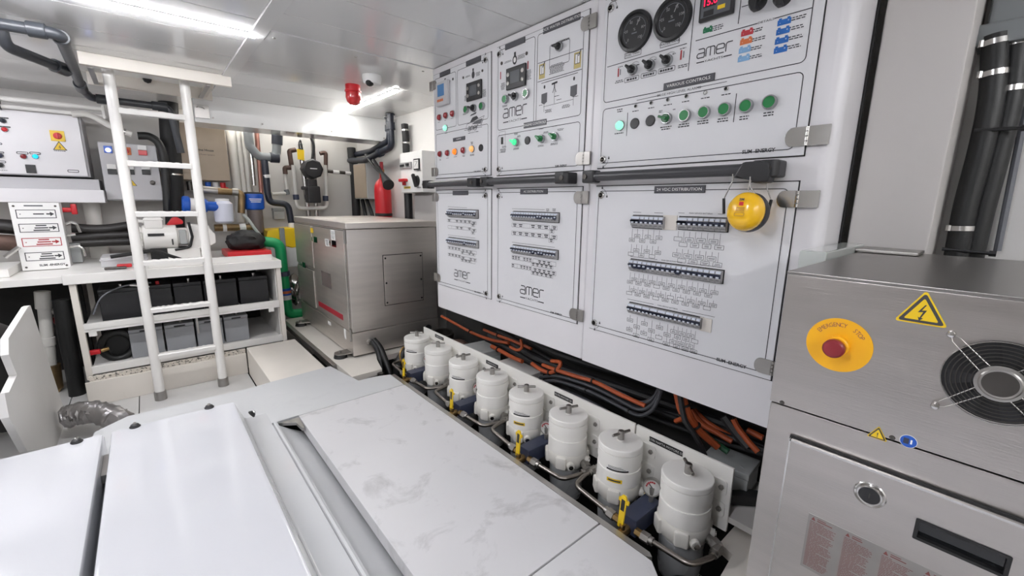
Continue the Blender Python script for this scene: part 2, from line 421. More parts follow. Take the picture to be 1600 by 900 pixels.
# glossy engine covers
def cover(name, xl, xr, yf, label, bevel_right):
    t = thing(name, label, 'cover', ((xl+xr)/2, yf/2, 0))
    y0 = -.7; zt = .10
    if bevel_right:
        P = [(xl, -.06), (xl, zt-.014), (xl+.004, zt-.004), (xl+.014, zt), (xr-.012, zt), (xr, zt-.004), (xr+.034, .006), (xr+.044, .001), (.3275, .001), (.3275, -.06)]
    else:
        P = [(xl, -.06), (xl, zt-.014), (xl+.014, zt), (xr-.014, zt), (xr-.004, zt-.004), (xr, zt-.014), (xr, -.06)]
    bm = BM()
    ends = []
    for y, dz in ((y0, 0), (yf-.012, 0), (yf-.003, .004), (yf, .014)):
        ends.append([bm.verts.new((x, y, z-(dz if z > .05 else 0))) for x, z in P])
    for r, s in zip(ends, ends[1:]):
        for k in range(len(P)):
            j = (k+1) % len(P); bm.faces.new([r[k], r[j], s[j], s[k]])
    bm.faces.new(ends[0][::-1]); bm.faces.new(ends[-1])
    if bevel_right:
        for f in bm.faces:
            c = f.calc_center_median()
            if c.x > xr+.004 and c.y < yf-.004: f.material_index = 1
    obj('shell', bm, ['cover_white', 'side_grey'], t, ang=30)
    return t
def knob(t, p, rot=0):
    bm = BM(); M = Matrix.Translation(p) @ Matrix.Rotation(rot, 4, 'Y')
    lathe(bm, [(.017, -.002), (.018, .003), (.013, .008), (.0135, .010), (.009, .013), (0, .013)], M, 18)
    k = obj('rubber_knob', bm, 'black_plastic', t)
    bm = BM(); lathe(bm, [(.0065, .012), (.0055, .018), (.002, .019), (.0015, .017), (0, .017)], M, 12); obj('stud', bm, 'chrome', k)
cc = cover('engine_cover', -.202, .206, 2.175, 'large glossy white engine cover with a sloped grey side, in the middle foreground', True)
knob(cc, (0.1154,2.1663,0.1)); knob(cc, (-0.13,2.1568,0.1)); knob(cc, (.262, 2.12, .038), .95)
cl = cover('engine_cover', -1.15, -.222, 2.175, 'second glossy white engine cover left of the long gap', False)
knob(cl, (-0.2941,2.1476,0.1))
bm = BM(); b2(bm, (-.225, -.7, -.1), (-.2, 2.1, -.05)); tag(obj('cover_channel', bm, 'black_soft'), 'dark channel at the bottom of the gap between the two engine covers', 'channel')
bm = BM(); b2(bm, (-.2215, 1.90, .03), (-.2045, 2.06, .06)); obj('hinge_strip', bm, 'alu', cl)
# cream pad under the generator, strip beside it, cream bench box
top_prism('generator_pad', [(.80, 2.345), (.985, 2.352), (1.03, 2.55), (1.60, 2.57), (1.60, 3.9), (.80, 3.9)], -.035, .0, 'cream', 'cream painted pad carrying the stainless generator', 'pad', .002)
bm = BM(); b2(bm, (.772, 2.60, -.04), (.799, 3.86, -.002), I4, 0, .001); tag(obj('pad_strip', bm, 'alu'), 'dull metal strip beside the cream generator pad', 'strip')
bm = BM()
b2(bm, (.425, 2.560, -.2), (.732, 3.30, -.004), I4, 0, .004); tag(obj('cream_step', bm, 'cream'), 'low cream painted box step between the ladder and the generator', 'step')
# upright white board leaning at the left
M = onX(-.485)
poly = [(-3.2497,-0.1947), (-2.9975,-0.2598), (-2.3896,0.0125), (-2.266,0.2093), (-2.28, .30), (-2.332,0.2817), (-2.4908,0.2992), (-2.4395,0.3997), (-2.4885,0.4536), (-2.9205,0.4961), (-2.9733,0.4919)]
bd = thing('hatch_board', 'white painted board with a cut edge standing on its side at the left', 'board', (-.49, 2.9, -.2))
bm = BM(); prism(bm, [tuple(p) for p in poly], -.022, 0, M, 0, .0015); obj('board', bm, 'hull_white', bd)
bm = BM(); q = (-2.5965,0.3981); prism(bm, rrect(q[0]-.03, q[1]-.035, q[0]+.012, q[1]+.035, .012), .0, .004, M, 0, .001); obj('latch_plate', bm, 'steel_dark', bd)
# crumpled metal duct
bm = BM()
pts = spline([(-0.4244,2.974,-0.1), (-0.3725,2.9555,-0.085), (-0.2979,2.895,-0.085), (-0.2239,2.8128,-0.115), (-0.2011,2.8564,-0.2)], 10)
tube(bm, pts, .055, 18)
rd = random.Random(3)
for v in bm.verts: v.co += Vector((rd.uniform(-1, 1), rd.uniform(-1, 1), rd.uniform(-1, 1)))*.006
tag(obj('air_duct', bm, 'duct'), 'crumpled silver flexible duct emerging beside the white board', 'duct')

# ================= SWITCHBOARD (two white cabinets under the ceiling)
PM = onX(1.25)                       # door faces; local (u, v) = (-Y, Z), +n towards the room
def cab(name, y0, y1, label):
    t = thing(name, label, 'cabinet', (1.33, (y0+y1)/2, .385))
    return t
cabL = cab('switchboard_cabinet', 1.036, 2.14, 'white switchboard cabinet with four doors, the left one of the pair under the ceiling')
cabR = cab('switchboard_cabinet', .30, 1.034, 'white switchboard cabinet with two wide doors and round dials, ear muffs hung on it')
bm = BM(); b2(bm, (1.256, 1.0365, .388), (1.42, 2.14, 1.686), I4, 0, .008, 3); obj('cabinet_body', bm, 'cabinet_white', cabL)
bm = BM()
pl = [(1.256+.032*(1-math.sin(a)), .302+.032*(1-math.cos(a))) for a in [k*math.pi/16 for k in range(9)]][::-1]
prism(bm, [(1.42, .302)]+[(x, y) for x, y in pl[::-1]]+[(1.256, 1.0335), (1.42, 1.0335)], .388, 1.686, I4, 0); obj('cabinet_body', bm, 'cabinet_white', cabR)
bm = BM(); b2(bm, (1.408, .2965, .40), (1.4195, .3015, 1.684)); obj('edge_gasket', bm, 'black_soft', cabR)

DOORS = {}
def door(parent, key, u0, v0, u1, v1, label):
    bm = BM(); b2(bm, (u0-.0028, v0-.0028, -.008), (u1+.0028, v1+.0028, -.0045), PM); g = obj('door_gasket', bm, 'black_soft', parent)
    bm = BM(); b2(bm, (u0, v0, -.012), (u1, v1, 0), PM, 0, .0015); d = obj('door', bm, 'panel_face', parent, label=label)
    DOORS[key] = d; return d
def hinge(d, c, w=.042, h=.046, left=1, m='steel_dull'):
    u, v = c; bm = BM()
    # rounded leaf on the door, square leaf on the frame, pin in between
    s = left
    P = [(0, -h/2), (0, h/2), (-.45*w, h/2)]+[(-.45*w-.4*h*math.sin(a)*.9, h/2*math.cos(a)) for a in [k*math.pi/8 for k in range(1, 8)]]+[(-.45*w, -h/2)]
    prism(bm, [(u+s*x, v+y) for x, y in P], 0, .004, PM, 0, .0008)
    b2(bm, (u+s*.006, v-h/2, -.004), (u+s*w*.8, v+h/2, .004), PM, 0, .0008)
    for k in range(4):
        cyl(bm, PM @ Vector((u+s*.003, v-h/2+k*h/4+.001, .003)), PM @ Vector((u+s*.003, v-h/2+(k+1)*h/4-.001, .003)), .0042, seg=10)
    obj('hinge', bm, m, d)
def lock(d, c, up=1, side=1):
    u, v = c; bm = BM(); M = PM @ Matrix.Translation((u, v, 0))
    lathe(bm, [(.0125, 0), (.0125, .004), (.0105, .006), (.008, .006)], M, 20)
    lathe(bm, [(.008, .0045), (.008, .006), (0, .006)], M, 16, 1)
    b2(bm, (-.0055, -.0018, .0055), (.0055, .0018, .0085), M, 1)
    obj('quarter_turn_lock', bm, ['chrome', 'steel_dark'], d)
    bm = BM()
    for k in range(7):
        a0, a1 = [math.radians(-10-80*j/7) for j in (k, k+1)]
        line(bm, (u+side*.022*math.cos(a0), v+up*.022*math.sin(a0)), (u+side*.022*math.cos(a1), v+up*.022*math.sin(a1)), .0012, PM)
    for (a, b) in ((.024, .004), (.002, -.026)):
        fr(bm, u+side*a-.0032, v+up*b-.004, u+side*a+.0032, v+up*b+.002, PM, .0006); outline(bm, u+side*a-.002, v+up*b+.002, u+side*a+.002, v+up*b+.006, .002, .001, PM)
    obj('lock_mark', bm, 'ink', d)
def nameplate(d, c, w, h, text):
    u, v = c; bm = BM(); b2(bm, (u-w/2, v-h/2, 0), (u+w/2, v+h/2, .003), PM, 0, .0006)
    fr(bm, u-w/2+.002, v-h/2+.002, u+w/2-.002, v+h/2-.002, PM, .0032, 1)
    if text: txt(bm, text, (u, v), h*.42, PM, .0038, 2, sx=1.15)
    obj('name_plate', bm, ['charcoal', 'plate_dark', 'paper'], d)
def button(d, c, r, cap, h=.012, kind='flush', lit=None):
    """bezel ring with a coloured cap: flush button, domed lamp, plug, selector"""
    u, v = c; M = PM @ Matrix.Translation((u, v, 0)); bm = BM()
    if kind == 'flush':
        lathe(bm, [(r, 0), (r, h*.75), (r*.94, h), (r*.8, h), (r*.8, h*.8)], M, 24, 0)
        lathe(bm, [(r*.8, h*.6), (r*.79, h*.88), (r*.76, h*.93), (0, h*.93)], M, 24, 1)
        obj('push_button', bm, ['bezel', cap], d)
    elif kind == 'lamp':
        lathe(bm, [(r, 0), (r, h*.3), (r*.9, h*.45)], M, 20, 0)
        lathe(bm, [(r*.9, h*.3), (r*.88, h*.8), (r*.7, h*1.25), (r*.35, h*1.45), (0, h*1.5)], M, 20, 1)
        obj('indicator_lamp', bm, ['bezel', cap], d)
    elif kind == 'plug':
        lathe(bm, [(r, 0), (r, h*.25), (r*.93, h*.35), (0, h*.35)], M, 24, 0)
        obj('blanking_plug', bm, [cap], d)
    elif kind == 'selector':
        lathe(bm, [(r, 0), (r, h*.7), (r*.92, h), (r*.78, h), (r*.78, h*.9)], M, 24, 0)
        lathe(bm, [(r*.78, h*.8), (r*.76, h*1.1), (r*.7, h*1.5), (0, h*1.5)], M, 20, 1)
        R_ = M @ Matrix.Rotation(math.radians(lit or 30), 4, 'Z')
        prism(bm, [(-r*.3, -r*.62), (r*.3, -r*.62), (r*.22, r*1.02), (-r*.22, r*1.02)], h*1.2, h*2.5, R_, 1, r*.09)
        obj('selector_switch', bm, ['bezel', cap], d)
def amer_logo(bm, c, w, M, mi=0, t=None):
    """wide thin lowercase lettering over a smaller spaced word between two rules"""
    u, v = c; t = t or max(w*.028, .0026); lw = w*.215; gap = w*.047; lh = w*.235; x = u-w/2
    y0, y1 = v-lh/2, v+lh/2; ym = v
    def S(*p):
        for a, b in zip(p, p[1:]): line(bm, a, b, t, M, .0007, mi)
    k = t*1.2
    a0, a1 = x, x+lw
    S((a0+k, y1), (a1-k, y1), (a1, y1-k), (a1, y0), (a0+k, y0), (a0, y0+k), (a0, ym-k), (a0+k, ym+t*.1), (a1, ym+t*.1))
    x += lw+gap; a0, a1 = x, x+lw*1.15; am = (a0+a1)/2
    S((a0, y0), (a0, y1-k), (a0+k, y1), (a1-k, y1), (a1, y1-k), (a1, y0)); S((am, y1), (am, y0))
    x += lw*1.15+gap; a0, a1 = x, x+lw
    S((a1, y0), (a0+k, y0), (a0, y0+k), (a0, y1-k), (a0+k, y1), (a1-k, y1), (a1, y1-k), (a1, ym), (a0, ym))
    x += lw+gap; a0, a1 = x, x+lw*.8
    S((a0, y0), (a0, y1-k), (a0+k, y1), (a1, y1))
    yy = v-w*.235
    txt(bm, 'YACHTS', (u, yy), w*.065, M, .0007, mi, sx=1.6)
    S((u-w/2, yy), (u-w*.27, yy)); S((u+w*.27, yy), (u+w/2, yy))
def maker(bm, c, w, M, mi=0):
    txt(bm, 'SLIM -ENERGY', (c[0], c[1]+.002), w*.098, M, .0008, mi, sx=.98, bold=.035)
def fan_lines(bm, us, v0, us2, rows, tagw, tagh, M, seed=1, fill=.85, step=None, mi=0):
    """staggered outlined tags hung on thin leaders under a breaker row"""
    rd = random.Random(seed)
    for i, u in enumerate(us):
        lv = rows[0] if i % 2 == 0 else rows[1]
        line(bm, (u, v0), (u, lv+tagh/2), .001, M, .0006, mi)
        outline(bm, u-tagw/2, lv-tagh/2, u+tagw/2, lv+tagh/2, .0012, .0011, M, .0006, mi, 2)
        if rd.random() < fill:
            for k in (0, 1):
                ww = tagw*(.45+.3*rd.random()); fr(bm, u-ww/2, lv+.0013-k*.003-.0006, u+ww/2, lv+.0013-k*.003+.0006, M, .0006, mi)
_BR = {}
def breakers(d, tl, br_, widths, off=(), mi0=0):
    """one object per breaker, hung side by side between tl and br (u, v)"""
    u0, v1 = tl; u1, v0 = br_; tot = sum(widths)
    bm = BM(); fr(bm, u0-.003, v0-.0025, u1+.003, v1+.0028, PM, .0005); obj('breaker_cutout', bm, 'black_soft', d); k = (u1-u0)/tot; u = u0; h = v1-v0  # black sheet paints the shadow line around the breaker row
    for i, wd in enumerate(widths):
        wpx = wd*k; dn = i in off; key = (round(wpx, 4), round(h, 4), dn)
        root = rootloc(d)
        if key not in _BR:
            bm = BM()
            def B(a, b, c_, e, z0, z1, mi, bev=.0006): b2(bm, (a, b, z0), (c_, e, z1), I4, mi, bev)
            w_ = wpx-.0005
            B(-w_/2, 0, w_/2, h, 0, .011, 0, .0012)
            B(-w_/2, h*.16, w_/2, h*.84, .010, .017, 0, .0012)
            B(-w_/2+.0014, h*.74, w_/2-.0014, h*.95, .0105, .0172, 1)
            B(-w_/2, h*.38, w_/2, h*.70, .0165, .0175, 2, .0003)
            nlev = max(1, int(round(wd)))
            for q in range(nlev):
                cx = -w_/2+w_*(q+.5)/nlev; lw = w_/nlev*.46
                if dn: B(-w_/2*.9, h*.30, w_/2*.9, h*.46, .0165, .024, 2); B(cx-lw/2, h*.46, cx+lw/2, h*.60, .0165, .021, 1)
                else: B(-w_/2*.99, h*.52, w_/2*.99, h*.66, .0165, .022, 2); B(cx-lw/2, h*.39, cx+lw/2, h*.52, .0165, .0215, 1)
            B(-w_/2*.6, h*.20, w_/2*.6, h*.25, .0168, .0174, 3, .0001)
            me = bpy.data.meshes.new('breaker'); bmesh.ops.recalc_face_normals(bm, faces=bm.faces[:]); bm.to_mesh(me); bm.free()
            for m in ('breaker_grey', 'breaker_window', 'breaker_navy', 'ink_grey'): me.materials.append(MATS[m])
            me.transform(Matrix(((PM[0][0], PM[0][1], PM[0][2], 0), (PM[1][0], PM[1][1], PM[1][2], 0), (PM[2][0], PM[2][1], PM[2][2], 0), (0, 0, 0, 1))))
            _BR[key] = me
        o = bpy.data.objects.new('breaker', _BR[key]); COL.objects.link(o); o.parent = d
        o.location = (PM @ Vector((u+wpx/2, v0, 0)))-root
        u += wpx

# ---- doors; rectangles (u0, v0, u1, v1)
dA = door(cabL, 'A', -2.122, 1.123, -1.626, 1.650, 'upper door with a grey controller and rows of red lamps')
dB = door(cabL, 'B', -1.581, 1.119, -1.069, 1.655, 'upper door with a white pipe diagram and green buttons')
dC = door(cabL, 'C', -2.122, .530, -1.622, 1.058, 'lower door with two short breaker rows')
dD = door(cabL, 'D', -1.577, .531, -1.067, 1.059, 'lower door with two longer breaker rows')
dE = door(cabR, 'E', -1.001, 1.122, -.366, 1.660, 'upper door with two round dials and battery symbols')
dF = door(cabR, 'F', -1.001, .530, -.368, 1.059, 'lower door with four breaker rows')
def two(p, q): return p[0], min(p[1], q[1]), q[0], max(p[1], q[1])
LT = .0022
# ===== door A
bm = BM()
outline(bm, -2.107, 1.372, -1.905, 1.628, .012, LT, PM); outline(bm, -1.893, 1.372, -1.642, 1.628, .012, LT, PM); outline(bm, -2.107, 1.140, -1.642, 1.352, .012, LT, PM)
for c in ((-2.0057,1.5975), (-1.7581,1.5858)): pass
p = (-1.7581,1.5858); M_ = PM @ Matrix.Translation((p[0], p[1], .0006))
prism(bm, [(.012*math.cos(a), .016*math.sin(a)-.004) for a in [k*math.pi/8 for k in range(16)]], 0, .0002, M_); fr(bm, p[0]-.006, p[1]+.012, p[0]+.006, p[1]+.024, PM, .0007)
p = (-2.0045,1.5973); line(bm, (p[0]-.008, p[1]+.014), (p[0]+.008, p[1]+.014), .005, PM); line(bm, (p[0], p[1]+.014), (p[0], p[1]-.004), .004, PM); line(bm, (p[0], p[1]), (p[0]-.008, p[1]-.016), .0025, PM); line(bm, (p[0], p[1]), (p[0]+.008, p[1]-.016), .0025, PM)
for c, w_, r in (((-1.8026,1.5862), .045, 2), ((-1.7199,1.5849), .04, 4), ((-2.0464,1.5944), .03, 3), ((-1.9694,1.5937), .03, 3), ((-1.8324,1.4211), .03, 2), ((-1.7007,1.4197), .025, 1), ((-1.8229,1.4999), .02, 6), ((-1.6708,1.502), .028, 8), ((-2.0732,1.4111), .02, 1), ((-2.0092,1.4126), .02, 1), ((-1.9448,1.4136), .025, 1), ((-2.0051,1.3489), .03, 1),
                 ((-2.0678,1.2212), .02, 2), ((-1.9937,1.2229), .03, 1), ((-1.9201,1.2243), .035, 1), ((-1.8443,1.2253), .025, 2), ((-1.7697,1.2245), .04, 2), ((-1.7718,1.2827), .02, 3)):
    micro(bm, c, w_, r, PM)
# little motor yacht drawing
p = (-1.7523,1.3726); s_ = .07
hull = [(-1, -.32), (.75, -.32), (1.15, .25), (.35, .12), (-.3, .02), (-.85, -.05)]
flat(bm, [(p[0]+x*s_, p[1]+y*s_) for x, y in [(-.3, -.12), (.75, -.2), (.95, .12), (.3, .06)]], .0007, PM, 1)
for a, b in zip(hull, hull[1:]+hull[:1]): line(bm, (p[0]+a[0]*s_, p[1]+a[1]*s_), (p[0]+b[0]*s_, p[1]+b[1]*s_), .002, PM, .0008)
flat(bm, [(p[0]+x*s_, p[1]+y*s_) for x, y in [(-.5, .02), (-.2, .3), (.3, .36), (.5, .18), (.1, .1)]], .0008, PM); flat(bm, [(p[0]+x*s_, p[1]+y*s_) for x, y in [(-.5, .42), (.2, .5), (.3, .6), (-.35, .52)]], .0008, PM)
line(bm, (p[0]-1.2*s_, p[1]-.42*s_), (p[0]+.9*s_, p[1]-.42*s_), .002, PM)
amer_logo(bm, (-1.7605,1.346), .085, PM); maker(bm, (-1.7279,1.1413), .07, PM)
obj('printed_marks', bm, ['ink', 'ink_grey'], dA)
nameplate(dA, (-2.0043,1.6381), .098, .02, ''); nameplate(dA, (-1.755,1.6402), .118, .022, ''); nameplate(dA, (-1.8828,1.3077), .108, .018, 'ALARMS')
a, b = (-2.0712,1.5349), (-1.9596,1.5226); v0, v1 = 1.484, 1.600
bm = BM(); b2(bm, (a[0], v0, 0), (b[0], v1, .018), PM, 0, .004); b2(bm, (a[0]+.018, v0+.045, .017), (b[0]-.03, v1-.014, .0186), PM, 1, .001)
for k in range(4): b2(bm, (a[0]+.016+k*.015, v0+.02, .017), (a[0]+.026+k*.015, v0+.032, .0205), PM, 2, .001); 
obj('controller', bm, ['box_grey', 'lcd_blue', 'orange_icon'], dA)
def display(d, c, w_, h_):
    u, v = c; bm = BM(); b2(bm, (u-w_/2, v-h_/2, 0), (u+w_/2, v+h_/2, .010), PM, 0, .003)
    b2(bm, (u-w_*.26, v-h_*.26, .009), (u+w_*.22, v+h_*.3, .0106), PM, 1, .0005)
    for du in (-.39, .36):
        for dv in (-.2, .2):
            M = PM @ Matrix.Translation((u+du*w_, v+dv*h_, .0095)); lathe(bm, [(h_*.1, 0), (h_*.1, .0015), (h_*.075, .002), (h_*.07, .001), (0, .001)], M, 16, 2)
    obj('display', bm, ['black_plastic', 'lcd_grey', 'steel_dull'], d)
display(dA, (-1.7457,1.5093), .118, .082)
for c in ((-1.8118,1.4355), (-1.6843,1.4328)): button(dA, c, .0175, 'green_button')
button(dA, (-1.7505,1.4337), .0175, 'black_plastic', kind='selector', lit=70)
for c in ((-2.0608,1.4325), (-1.9973,1.4341), (-1.9335,1.434)): button(dA, c, .0165, 'lamp_red', kind='lamp')
button(dA, (-2.0026,1.3731), .0165, 'lamp_white_lit', kind='lamp')
for c in ((-2.0784,1.5947), (-1.932,1.5967), (-1.8405,1.5854), (-1.6858,1.5848)): button(dA, c, .006, 'steel_dark', h=.006, kind='plug')
for c, m in zip(((-2.062,1.2476), (-1.9876,1.2476), (-1.9161,1.2485), (-1.8405,1.2494), (-1.7661,1.2498)), ('lamp_red', 'lamp_red', 'lamp_amber_lit', 'lamp_red', 'lamp_amber2_lit')): button(dA, c, .0165, m, kind='lamp')
button(dA, (-1.6973,1.2498), .0165, 'black_plastic', kind='plug')
lock(dA, (-1.6602,1.6234), -1, -1); lock(dA, (-1.6626,1.1487), 1, -1); hinge(dA, (-2.125, 1.600), left=-1); hinge(dA, (-2.125, 1.158), left=-1)
# ===== door B
bm = BM()
outline(bm, -1.572, 1.312, -1.337, 1.640, .013, LT, PM); outline(bm, -1.325, 1.312, -1.088, 1.640, .013, LT, PM); outline(bm, -1.572, 1.135, -1.088, 1.292, .013, LT, PM)
p = (-1.4601,1.584); M_ = PM @ Matrix.Translation((p[0], p[1], .0006))
prism(bm, [(.014*math.cos(a), .018*math.sin(a)-.004) for a in [k*math.pi/8 for k in range(16)]], 0, .0002, M_); prism(bm, [(.008*math.cos(a), .010*math.sin(a)-.004) for a in [k*math.pi/8 for k in range(16)]], .0002, .0004, M_, 4); fr(bm, p[0]-.005, p[1]+.012, p[0]+.007, p[1]+.026, PM, .0007)
for c, w_, r in (((-1.5036,1.585), .055, 2), ((-1.4202,1.5907), .055, 4), ((-1.5369,1.5042), .03, 7), ((-1.3738,1.5219), .034, 9), ((-1.5225,1.411), .035, 2), ((-1.3901,1.4164), .03, 1), ((-1.1848,1.5874), .06, 2), ((-1.2169,1.5119), .08, 8), ((-1.5246,1.2422), .04, 2), ((-1.5334,1.2307), .04, 4), ((-1.4442,1.2274), .04, 2), ((-1.4456,1.2877), .028, 2), ((-1.4267,1.2766), .025, 2), ((-1.2927,1.226), .04, 2), ((-1.2177,1.2266), .04, 2), ((-1.2913,1.2883), .03, 1), ((-1.2171,1.2904), .03, 1), ((-1.2654,1.2745), .03, 2), ((-1.186,1.2763), .035, 2), ((-1.2545,1.3552), .04, 3), ((-1.1622,1.3588), .045, 3), ((-1.2118,1.3984), .03, 1), ((-1.1994,1.3838), .035, 1), ((-1.1146,1.3811), .03, 1), ((-1.2983,1.3783), .025, 1)):
    micro(bm, c, w_, r, PM)
for c in ((-1.5534,1.5228), (-1.3778,1.5275)): fr(bm, c[0]-.003, c[1], c[0]+.003, c[1]+.03, PM, .0007, 2)
u0, v0 = -1.325, (-1.3202,1.5353)[1]
line(bm, (-1.3199,1.5353), (-1.0889,1.5343), LT, PM); line(bm, (-1.3197,1.4673), (-1.0909,1.4679), LT, PM); line(bm, (-1.2976,1.4585), (-1.1099,1.4601), LT, PM)
q = (-1.2559,1.5563); q2 = (-1.1533,1.5858)
outline(bm, q[0], q[1]-.05, q2[0], q2[1], .008, .0018, PM)
for c in ((-1.1138,1.5035), (-1.2957,1.5035)):
    fr(bm, c[0]-.0165, c[1]-.028, c[0]+.0165, c[1]+.026, PM, .0007, 3); fr(bm, c[0]-.011, c[1]-.012, c[0]+.011, c[1]+.02, PM, .0009, 4); outline(bm, c[0]-.012, c[1]-.013, c[0]+.012, c[1]+.021, .001, .002, PM, .001, 0); line(bm, (c[0], c[1]-.012), (c[0], c[1]+.02), .002, PM, .0011, 0); line(bm, (c[0]+.004, c[1]+.012), (c[0]+.016, c[1]+.032), .004, PM, .0011, 0)
p = (-1.2253,1.4371); line(bm, (p[0]-.015, p[1]+.008), (p[0]+.015, p[1]+.011), .007, PM); line(bm, (p[0], p[1]+.01), (p[0], p[1]-.008), .005, PM); line(bm, (p[0], p[1]-.004), (p[0]-.009, p[1]-.024), .0028, PM); line(bm, (p[0], p[1]-.004), (p[0]+.009, p[1]-.024), .0028, PM)
line(bm, (-1.2247,1.4234), (-1.2241,1.3728), .0014, PM); line(bm, (-1.2835,1.3701), (-1.1281,1.3728), .0014, PM)
for c in ((-1.2793,1.4002), (-1.1265,1.4017)):
    flat(bm, [(c[0]-.016, c[1]+.018), (c[0]+.016, c[1]+.02), (c[0]+.016, c[1]-.014), (c[0], c[1]-.022), (c[0]-.016, c[1]-.014)], .0007, PM, 1)
    prism(bm, [(.0045*math.cos(k*math.pi/6), .007*math.sin(k*math.pi/6)) for k in range(12)], 0, .0002, PM @ Matrix.Translation((c[0], c[1]+.042, .0006))); line(bm, (c[0], c[1]-.022), (c[0], c[1]-.05), .0014, PM)
amer_logo(bm, (-1.4558,1.3779), .155, PM); maker(bm, (-1.1777,1.1378), .075, PM)
q = (-1.5392,1.2611); outline(bm, q[0]-.022, q[1]-.045, q[0]+.022, q[1]+.045, .002, .001, PM)
obj('printed_marks', bm, ['ink', 'ink_grey', 'ink_red', 'gold', 'paper'], dB)
nameplate(dB, (-1.4592,1.6414), .125, .022, ''); nameplate(dB, (-1.2003,1.645), .185, .024, 'DOCK WATER DISTRIBUTION'); nameplate(dB, (-1.3293,1.3123), .132, .022, 'ENGINE CONTROLS')
display(dB, (-1.4457,1.5102), .122, .085)
for c in ((-1.5148,1.4352), (-1.3813,1.4356)): button(dB, c, .018, 'green_button')
button(dB, (-1.4513,1.4363), .018, 'black_plastic', kind='selector', lit=70); button(dB, (-1.2031,1.5677), .0165, 'black_plastic', kind='selector', lit=85)
for c in ((-1.5466,1.5855), (-1.3871,1.5878)): button(dB, c, .007, 'steel_dark', h=.006, kind='plug')
button(dB, (-1.4419,1.2508), .0165, 'lamp_green_lit', kind='selector', lit=60); button(dB, (-1.3717,1.252), .0165, 'black_plastic', kind='plug')
for c in ((-1.2854,1.2497), (-1.21,1.2505)): button(dB, c, .0165, 'green_button', kind='selector', lit=50)
q = (-1.5384,1.2665); bm = BM(); b2(bm, (q[0]-.006, q[1]-.015, 0), (q[0]+.006, q[1]+.015, .004), PM, 0, .001); obj('socket', bm, 'black_plastic', dB)
lock(dB, (-1.5624,1.6246), -1, 1); lock(dB, (-1.5622,1.1454), 1, 1); hinge(dB, (-1.068, 1.612), left=1); hinge(dB, (-1.068, 1.160), left=1)
# ===== door C (lower)
bm = BM(); outline(bm, -2.107, .545, -1.645, 1.043, .013, LT, PM)
amer_logo(bm, (-1.8705,0.6184), .152, PM); maker(bm, (-1.729,0.5432), .07, PM)
line(bm, (-1.9988,0.9721), (-1.8173,0.9685), .0012, PM); line(bm, (-2.0038,0.8201), (-1.7491,0.8207), .0012, PM)
def strip(bm, a, b, h, n, seed, fill=.8):
    u0, v0 = a; u1, v1 = b; outline(bm, u0, v0-h, u1, v0, .002, .001, PM); rd = random.Random(seed)
    for k in range(n):
        x = u0+(u1-u0)*(k+.5)/n; ww = (u1-u0)/n*.6
        if rd.random() < fill: fr(bm, x-ww/2, v0-h*.42, x+ww/2, v0-h*.18, PM, .0007); fr(bm, x-ww/2*.7, v0-h*.8, x+ww/2*.8, v0-h*.58, PM, .0007)
        if k: line(bm, (u0+(u1-u0)*k/n, v0-h), (u0+(u1-u0)*k/n, v0), .0007, PM)
strip(bm, (-2.0074,0.9064), (-1.7787,0.9085), .016, 6, 1); strip(bm, (-2.0021,0.8715), (-1.7791,0.8765), .016, 6, 2); strip(bm, (-1.7788,0.9021), (-1.7375,0.9022), .014, 1, 3); strip(bm, (-1.7845,0.8907), (-1.7513,0.8906), .014, 1, 3); strip(bm, (-1.7792,0.8653), (-1.7378,0.866), .014, 1, 3); strip(bm, (-1.785,0.8521), (-1.7516,0.8525), .014, 1, 3)
strip(bm, (-2.0058,0.7594), (-1.8797,0.7643), .016, 4, 4); strip(bm, (-1.8738,0.7547), (-1.7359,0.7591), .016, 4, 5); strip(bm, (-1.8801,0.7423), (-1.7497,0.7481), .014, 4, 6); strip(bm, (-2.007,0.7215), (-1.8775,0.7256), .016, 4, 7); strip(bm, (-1.8746,0.7173), (-1.7361,0.7235), .016, 4, 8); strip(bm, (-1.881,0.703), (-1.7501,0.709), .014, 4, 9)
obj('printed_marks', bm, ['ink'], dC)
nameplate(dC, (-1.8768,1.0428), .14, .022, '')
breakers(dC, (-1.9896,0.958), (-1.7205,0.9194), [1]*14, off=(0, 1, 2, 8, 13)); breakers(dC, (-1.9948,0.8075), (-1.719,0.7728), [1]*15, off=(9,))
lock(dC, (-1.6611,1.0277), -1, -1); lock(dC, (-1.6532,0.5529), 1, -1); hinge(dC, (-2.125, 1.022), left=-1); hinge(dC, (-2.125, .567), left=-1)
# ===== door D (lower)
bm = BM(); outline(bm, -1.566, .546, -1.086, 1.043, .013, LT, PM)
amer_logo(bm, (-1.3264,0.6162), .152, PM); maker(bm, (-1.1767,0.5471), .08, PM)
line(bm, (-1.467,0.9714), (-1.2608,0.9715), .0012, PM); micro(bm, (-1.2425,0.9745), .02, 3, PM); micro(bm, (-1.2066,0.9752), .02, 3, PM); line(bm, (-1.4642,0.8221), (-1.1962,0.8224), .0012, PM)
strip(bm, (-1.4658,0.9094), (-1.2291,0.9138), .019, 6, 11); strip(bm, (-1.4674,0.8737), (-1.2276,0.8772), .019, 6, 12); strip(bm, (-1.218,0.9092), (-1.186,0.909), .018, 1, 13); strip(bm, (-1.2302,0.8957), (-1.203,0.8954), .018, 1, 13); strip(bm, (-1.2182,0.8713), (-1.186,0.8716), .018, 1, 13); strip(bm, (-1.2323,0.8578), (-1.2032,0.8581), .018, 1, 13)
